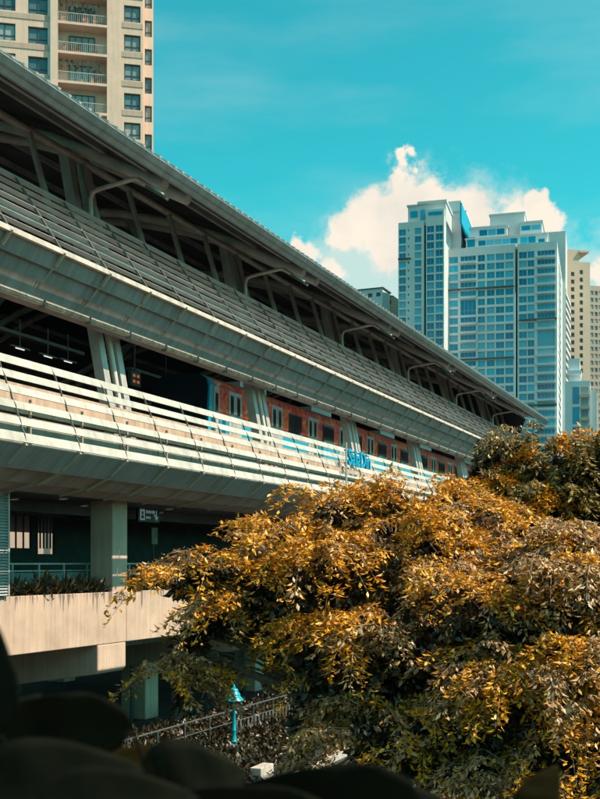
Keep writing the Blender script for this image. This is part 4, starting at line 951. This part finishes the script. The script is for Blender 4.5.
PAL_GOLD = np.array([(.78, .37, .012), (.68, .30, .010), (.58, .26, .015), (.82, .43, .03)])
PAL_TAN = np.array([(.52, .31, .15), (.40, .22, .09), (.60, .40, .22), (.27, .15, .05), (.13, .075, .025), (.46, .24, .06)])
PAL_OLIVE = np.array([(.17, .125, .02), (.10, .085, .02), (.27, .18, .03), (.36, .25, .09), (.08, .06, .02)])
def make_tree(name, label, base_px, base_d, lobes, n_sprays, per, leaf_len, gold, pal, group=None, trunk_top=None, spray_len=(.7, 1.3), seed=1, per_bough=7, core=9000):
    r = np.random.default_rng(seed); rr = random.Random(seed)
    b0 = P(base_px, HY, base_d); base = Vector((b0.x, b0.y, 0))
    t = thing(name, label, 'tree', tuple(base), group)
    cs = [(P(px, py, d), rw / FPX * d, rh / FPX * d, dd) for (px, py, d, rw, rh, dd) in lobes]
    # trunk and limbs
    fork = base + Vector((0, 0, trunk_top or 2.6)); mb = MB()
    mb.tube([base - base, (base + (fork - base) * .5 + Vector((.12, .05, 0))) - base, fork - base], [.34, .27, .24], 10)
    obj('trunk', mb, M['bark'], t, smooth=True)
    for (c, rw, rh, dd) in cs:
        mb = MB(); e = c + Vector((rr.uniform(-.3, .3), rr.uniform(-.3, .3), rh * .35)); mid = fork.lerp(e, .5) + Vector((rr.uniform(-.3, .3), rr.uniform(-.3, .3), .5))
        mb.tube([fork - base, fork.lerp(mid, .6) - base, mid - base, mid.lerp(e, .6) - base + Vector((0, 0, .15)), e - base], [.17, .14, .11, .07, .03], 8)
        for j in range(7):
            q = fork.lerp(mid, .4 + .5 * rr.random()) if j < 2 else mid.lerp(e, rr.random())
            dv = Vector((rr.uniform(-1, 1), rr.uniform(-1, 1), rr.uniform(-.2, .8))).normalized()
            ee = c + Vector((dv.x * rw * .8, dv.y * dd * .8, dv.z * rh * .8)); m1 = q.lerp(ee, .5) + Vector((0, 0, .25))
            mb.tube([q - base, m1 - base, ee - base], [.05, .035, .012], 6)
        obj('limb', mb, M['bark'], t, smooth=True)
    vol = np.array([rw * rh + rw * dd + .3 for (_, rw, rh, dd) in cs]); nb = max(8, n_sprays // per_bough); which = r.choice(len(cs), nb, p=vol / vol.sum())
    C = np.array([c[0][:] for c in cs])[which]; RW = np.array([c[1] for c in cs])[which]; RH = np.array([c[2] for c in cs])[which]; DD = np.array([c[3] for c in cs])[which]
    ub = nrm(r.normal(size=(nb, 3))); ub[:, 2] = np.where(ub[:, 2] < -.6, -ub[:, 2] * .6, ub[:, 2]); ub = nrm(ub)
    kb_ = r.uniform(.35, 1.0, nb) ** .6
    rg = np.array(RGT[:]); fw = np.array(FWD[:]); zz = np.array([0, 0, 1.])
    ob = C + (ub[:, :1] * rg * RW[:, None] + ub[:, 1:2] * fw * DD[:, None] + ub[:, 2:] * zz * RH[:, None]) * kb_[:, None]
    bi = np.repeat(np.arange(nb), per_bough); n_sprays = len(bi)
    bough_gold = r.random(nb) < gold * np.clip(.55 + ub[:, 2] * .8 + (kb_ - .6), .05, 1.6)
    u = nrm(ub[bi] + r.normal(0, .6, (n_sprays, 3))); k = kb_[bi]
    o = ob[bi] + r.normal(0, 1, (n_sprays, 3)) * np.array([.2, .2, .07])
    hd = nrm((u[:, :1] * rg + u[:, 1:2] * fw) + .35 * r.normal(size=(n_sprays, 3)) * np.array([1, 1, .2]))
    L = r.uniform(*spray_len, n_sprays); rise = r.uniform(.1, .95, n_sprays)
    is_gold = np.where(bough_gold[bi], r.random(n_sprays) < .85, r.random(n_sprays) < .10)
    s = r.uniform(0, 1, (n_sprays, per)); s = s ** .8
    ctr = o[:, None] + hd[:, None] * (L[:, None] * s)[..., None] + zz * ((rise[:, None] * s - .95 * s ** 2) * L[:, None])[..., None]
    sd_ = nrm(np.cross(hd, zz))
    lat = r.normal(0, 1, (n_sprays, per)) * (.15 * L[:, None] * (1.05 - .75 * s))
    ctr = ctr + sd_[:, None] * lat[..., None] + zz * (-.35 * np.abs(lat) + r.normal(0, .035, lat.shape))[..., None]
    ax = hd[:, None] * .55 + sd_[:, None] * (np.sign(lat) * .55)[..., None] + zz * (-.55) + r.normal(0, .38, (n_sprays, per, 3))
    # young shoots stand flatter
    ax = np.where(is_gold[:, None, None], ax + zz * .35, ax)
    ax = nrm(ax.reshape(-1, 3)); pos = ctr.reshape(-1, 3) - np.array(base[:])
    sv = nrm(np.cross(ax, zz + r.normal(0, .35, ax.shape)))
    n = len(pos); ll = leaf_len * r.uniform(.5, 1.35, n); wd = ll * r.uniform(.36, .5, n)
    col = pal[r.integers(0, len(pal), n)] * r.uniform(.75, 1.25, (n, 1))
    gcol = PAL_GOLD[r.integers(0, len(PAL_GOLD), n)] * r.uniform(.75, 1.15, (n, 1))
    gm = np.repeat(is_gold, per) & (r.random(n) < .88); gm |= r.random(n) < .05 * gold
    col = np.where(gm[:, None], gcol, col)
    tw_ = MB(); bo = np.array(base[:])
    for q in range(n_sprays):
        pts_ = [o[q] + hd[q] * L[q] * v + zz * (rise[q] * v - .95 * v * v) * L[q] - bo - zz * .015 for v in (0, .3, .6, .95)]
        tw_.tube([pts_[0] * .55 + (ob[bi[q]] - bo - zz * .5) * .45] + pts_, [.016, .013, .010, .007, .003], 4, cap=False)
    tag(obj('twigs', tw_, M['twig'], t, smooth=False), kind='stuff')
    # inner fill leaves, coloured near black to paint the crown's shaded gaps
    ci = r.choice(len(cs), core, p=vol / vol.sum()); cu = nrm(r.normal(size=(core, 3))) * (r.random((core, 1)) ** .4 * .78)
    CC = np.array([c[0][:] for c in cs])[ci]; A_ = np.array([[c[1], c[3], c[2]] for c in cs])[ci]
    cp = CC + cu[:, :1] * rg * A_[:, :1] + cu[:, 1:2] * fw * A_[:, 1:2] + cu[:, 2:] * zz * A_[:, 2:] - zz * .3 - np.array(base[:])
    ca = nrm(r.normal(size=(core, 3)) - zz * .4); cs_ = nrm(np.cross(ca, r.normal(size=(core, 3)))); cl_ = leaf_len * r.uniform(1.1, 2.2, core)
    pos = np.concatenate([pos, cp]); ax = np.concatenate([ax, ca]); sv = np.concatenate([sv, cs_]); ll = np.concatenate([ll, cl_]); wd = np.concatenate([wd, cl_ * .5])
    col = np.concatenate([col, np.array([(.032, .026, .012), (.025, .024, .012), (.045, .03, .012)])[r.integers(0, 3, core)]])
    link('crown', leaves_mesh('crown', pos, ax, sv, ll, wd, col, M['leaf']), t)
    return t

# golden tree in front of the station; lobes: px, py, distance, half-width px, half-height px, half-depth m
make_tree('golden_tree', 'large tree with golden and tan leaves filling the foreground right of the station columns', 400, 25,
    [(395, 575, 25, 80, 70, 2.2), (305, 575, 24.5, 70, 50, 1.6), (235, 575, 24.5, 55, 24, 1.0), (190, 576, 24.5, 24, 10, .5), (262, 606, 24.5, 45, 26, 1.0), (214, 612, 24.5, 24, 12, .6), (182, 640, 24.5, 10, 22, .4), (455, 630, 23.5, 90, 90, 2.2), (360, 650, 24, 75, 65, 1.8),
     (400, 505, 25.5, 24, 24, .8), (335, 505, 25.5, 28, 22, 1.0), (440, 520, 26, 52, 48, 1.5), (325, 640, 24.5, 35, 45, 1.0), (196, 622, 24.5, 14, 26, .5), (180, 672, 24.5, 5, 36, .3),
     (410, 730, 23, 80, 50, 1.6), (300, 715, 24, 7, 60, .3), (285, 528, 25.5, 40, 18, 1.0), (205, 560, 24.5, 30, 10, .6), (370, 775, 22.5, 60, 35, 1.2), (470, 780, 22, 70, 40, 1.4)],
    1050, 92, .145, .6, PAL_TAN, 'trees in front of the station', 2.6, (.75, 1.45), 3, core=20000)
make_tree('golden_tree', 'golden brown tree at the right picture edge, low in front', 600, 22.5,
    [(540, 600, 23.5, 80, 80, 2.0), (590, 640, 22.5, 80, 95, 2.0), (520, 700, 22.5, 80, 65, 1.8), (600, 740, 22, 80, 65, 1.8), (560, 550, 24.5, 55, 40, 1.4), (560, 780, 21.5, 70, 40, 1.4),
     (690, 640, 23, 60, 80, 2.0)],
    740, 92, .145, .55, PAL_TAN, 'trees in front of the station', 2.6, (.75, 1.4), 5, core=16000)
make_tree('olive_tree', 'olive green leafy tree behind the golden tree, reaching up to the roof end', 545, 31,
    [(497, 462, 31, 30, 28, 1.4), (522, 448, 31, 20, 18, 1.0), (560, 478, 30, 48, 38, 1.8), (600, 462, 30, 45, 32, 1.8), (650, 450, 30, 50, 40, 1.8), (530, 515, 30, 65, 40, 1.8), (590, 530, 29.5, 60, 45, 1.8), (468, 492, 31, 20, 26, 1.1), (484, 466, 31, 14, 18, 1.0), (430, 600, 31, 70, 60, 1.6), (370, 640, 31, 50, 60, 1.6)],  # closing lobes sit hidden behind the golden tree, added to shade the pavement
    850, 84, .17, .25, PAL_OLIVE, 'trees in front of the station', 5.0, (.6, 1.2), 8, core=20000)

# planter shrubs: tufts of strap leaves
def tuft(seed):
    r = np.random.default_rng(seed); n = 90
    th = r.uniform(0, 2 * np.pi, n); el = r.uniform(-.1, 1.2, n)
    ax = np.stack([np.cos(th) * np.cos(el), np.sin(th) * np.cos(el), np.sin(el)], 1)
    pos = np.stack([r.normal(0, .1, n), r.normal(0, .16, n), r.uniform(0, .22, n)], 1) + ax * .05
    sv = nrm(np.cross(ax, np.array([0, 0, 1.]) + r.normal(0, .3, (n, 3)))); ll = r.uniform(.16, .36, n); wd = ll * r.uniform(.16, .26, n)
    pal = np.array([(.03, .035, .02), (.05, .05, .025), (.08, .05, .02), (.3, .17, .06), (.10, .07, .03), (.04, .05, .04)])
    return leaves_mesh('strap_leaves', pos, ax, sv, ll, wd, pal[r.integers(0, 6, n)], M['leaf'])
tm_ = [tuft(s) for s in range(5)]; i = 0
stm = MB().tube([(0, 0, -.06), (.02, .01, .12), (0, 0, .25)], [.02, .016, .006], 6).mesh('stem', M['bark'])
y = YA(9, 20.4); 
while y < YA(215, 20.4):
    if not (CYC[0] - .25 < y < CYC[1] + .25):
        left = y < CYC[0]
        t = thing('planter_shrub', 'dark strap leaved shrub in the concrete planter ' + ('left' if left else 'right') + ' of the concourse column', 'shrub', (-20.42 + random.uniform(-.08, .08), y, ZC - 1.06), 'shrubs in the planter %s of the column' % ('left' if left else 'right'), random.uniform(0, 6.28))
        t.scale = (1.1, 1.1, random.uniform(1.1, 1.75))
        link('strap_leaves', tm_[i % 5], t); link('stem', stm, t); i += 1
    y += .36
# low growth round the lamp, spread and blackened to stand in for shade
r = np.random.default_rng(4); n = 26000
ys_ = r.uniform(30, 62, n); xs_ = np.where(r.random(n) < .3, -16.4 + r.normal(0, .7, n), r.uniform(-23.4, -17.2, n)); hs = np.abs(r.normal(0, .22, n)) + .14
ax = nrm(r.normal(size=(n, 3)) + np.array([0, 0, .6])); sv = nrm(np.cross(ax, r.normal(size=(n, 3))))
gc = link('shade_ground_cover', leaves_mesh('shade_ground_cover', np.stack([xs_, ys_, hs], 1), ax, sv, r.uniform(.15, .3, n), r.uniform(.07, .13, n), PAL_OLIVE[r.integers(0, 5, n)] * .16, M['leaf']))
tag(gc, 'low leafy cover over the pavement, darkened to stand in for shade', 'ground cover', kind='stuff')

# ------------------------------------------------------------------ terrace and dark broad leaves close to the camera
tag(obj('terrace', MB().box2((-3.2, -4, 5.2), (3, 1.6, 5.5)).box2((-2.6, 1.2, 0.02), (-2.2, 1.55, 5.2)).box2((2.2, 1.2, 0.02), (2.6, 1.55, 5.2)), M['concrete_dark']), kind='structure')
pb = thing('planter_box', 'concrete planter box under the dark foreground leaves', 'planter', (-.45, 1.05, 5.5))
obj('box', MB().box((0, 0, .35), (2.6, .5, .7)).box((0, 0, .72), (2.7, .6, .05)), M['concrete_dark'], pb); obj('soil', MB().box((0, 0, .76), (2.4, .4, .03)), bpy.data.materials['soil'], pb)
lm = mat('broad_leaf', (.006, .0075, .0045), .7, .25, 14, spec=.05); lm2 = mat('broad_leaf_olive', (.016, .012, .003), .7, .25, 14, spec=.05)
fp_t = thing('foreground_plant', 'dark broad leaved plant out of focus along the bottom of the picture', 'plant', (-.45, 1.05, 6.28))
FO = Vector((-.45, 1.05, 6.28))
def broad_leaf(px, py, d, wpx, hpx, ang, m, tilt=.3, tip=.45):
    c = P(px, py, d); a = R_(ang); rx = RGT * math.cos(a) + Vector((0, 0, 1)) * math.sin(a); ry = -RGT * math.sin(a) + Vector((0, 0, 1)) * math.cos(a)
    ry = (ry + FWD * tilt).normalized(); nn = rx.cross(ry)
    w, h = wpx / FPX * d, hpx / FPX * d; mb = MB(); NX, NY = 12, 4; vs = []; fs = []
    for i in range(NX + 1):
        t = i / NX; half = h * (math.sin(math.pi * t ** .85) ** .72 if 0 < t < 1 else 0) * (1 - tip * t)
        for j in range(-NY, NY + 1):
            v = j / NY
            vs.append(c + rx * ((t - .5) * 2 * w) + ry * (v * half) + nn * (-.12 * w * (2 * t - 1) ** 2 + .12 * half * abs(v) + .04 * half * math.sin(t * 17 + v * 2)) - FO)
    q = 2 * NY + 1
    for i in range(NX):
        for j in range(q - 1): fs.append((i * q + j, i * q + j + 1, (i + 1) * q + j + 1, (i + 1) * q + j))
    mb.add(vs, fs); o = obj('leaf', mb, m, fp_t); o.data.shade_smooth()
    so = o.modifiers.new('thickness', 'SOLIDIFY'); so.thickness = .0012
    st = c - rx * w; mid = st.lerp(FO + Vector((0, 0, .3)), .5) + Vector((0, 0, -.02))
    obj('stalk', MB().tube([st - FO, mid - FO, Vector(((c.x - FO.x) * .6, (c.y - FO.y) * .3, .02))], [.002, .003, .004], 6), m, fp_t, smooth=True)
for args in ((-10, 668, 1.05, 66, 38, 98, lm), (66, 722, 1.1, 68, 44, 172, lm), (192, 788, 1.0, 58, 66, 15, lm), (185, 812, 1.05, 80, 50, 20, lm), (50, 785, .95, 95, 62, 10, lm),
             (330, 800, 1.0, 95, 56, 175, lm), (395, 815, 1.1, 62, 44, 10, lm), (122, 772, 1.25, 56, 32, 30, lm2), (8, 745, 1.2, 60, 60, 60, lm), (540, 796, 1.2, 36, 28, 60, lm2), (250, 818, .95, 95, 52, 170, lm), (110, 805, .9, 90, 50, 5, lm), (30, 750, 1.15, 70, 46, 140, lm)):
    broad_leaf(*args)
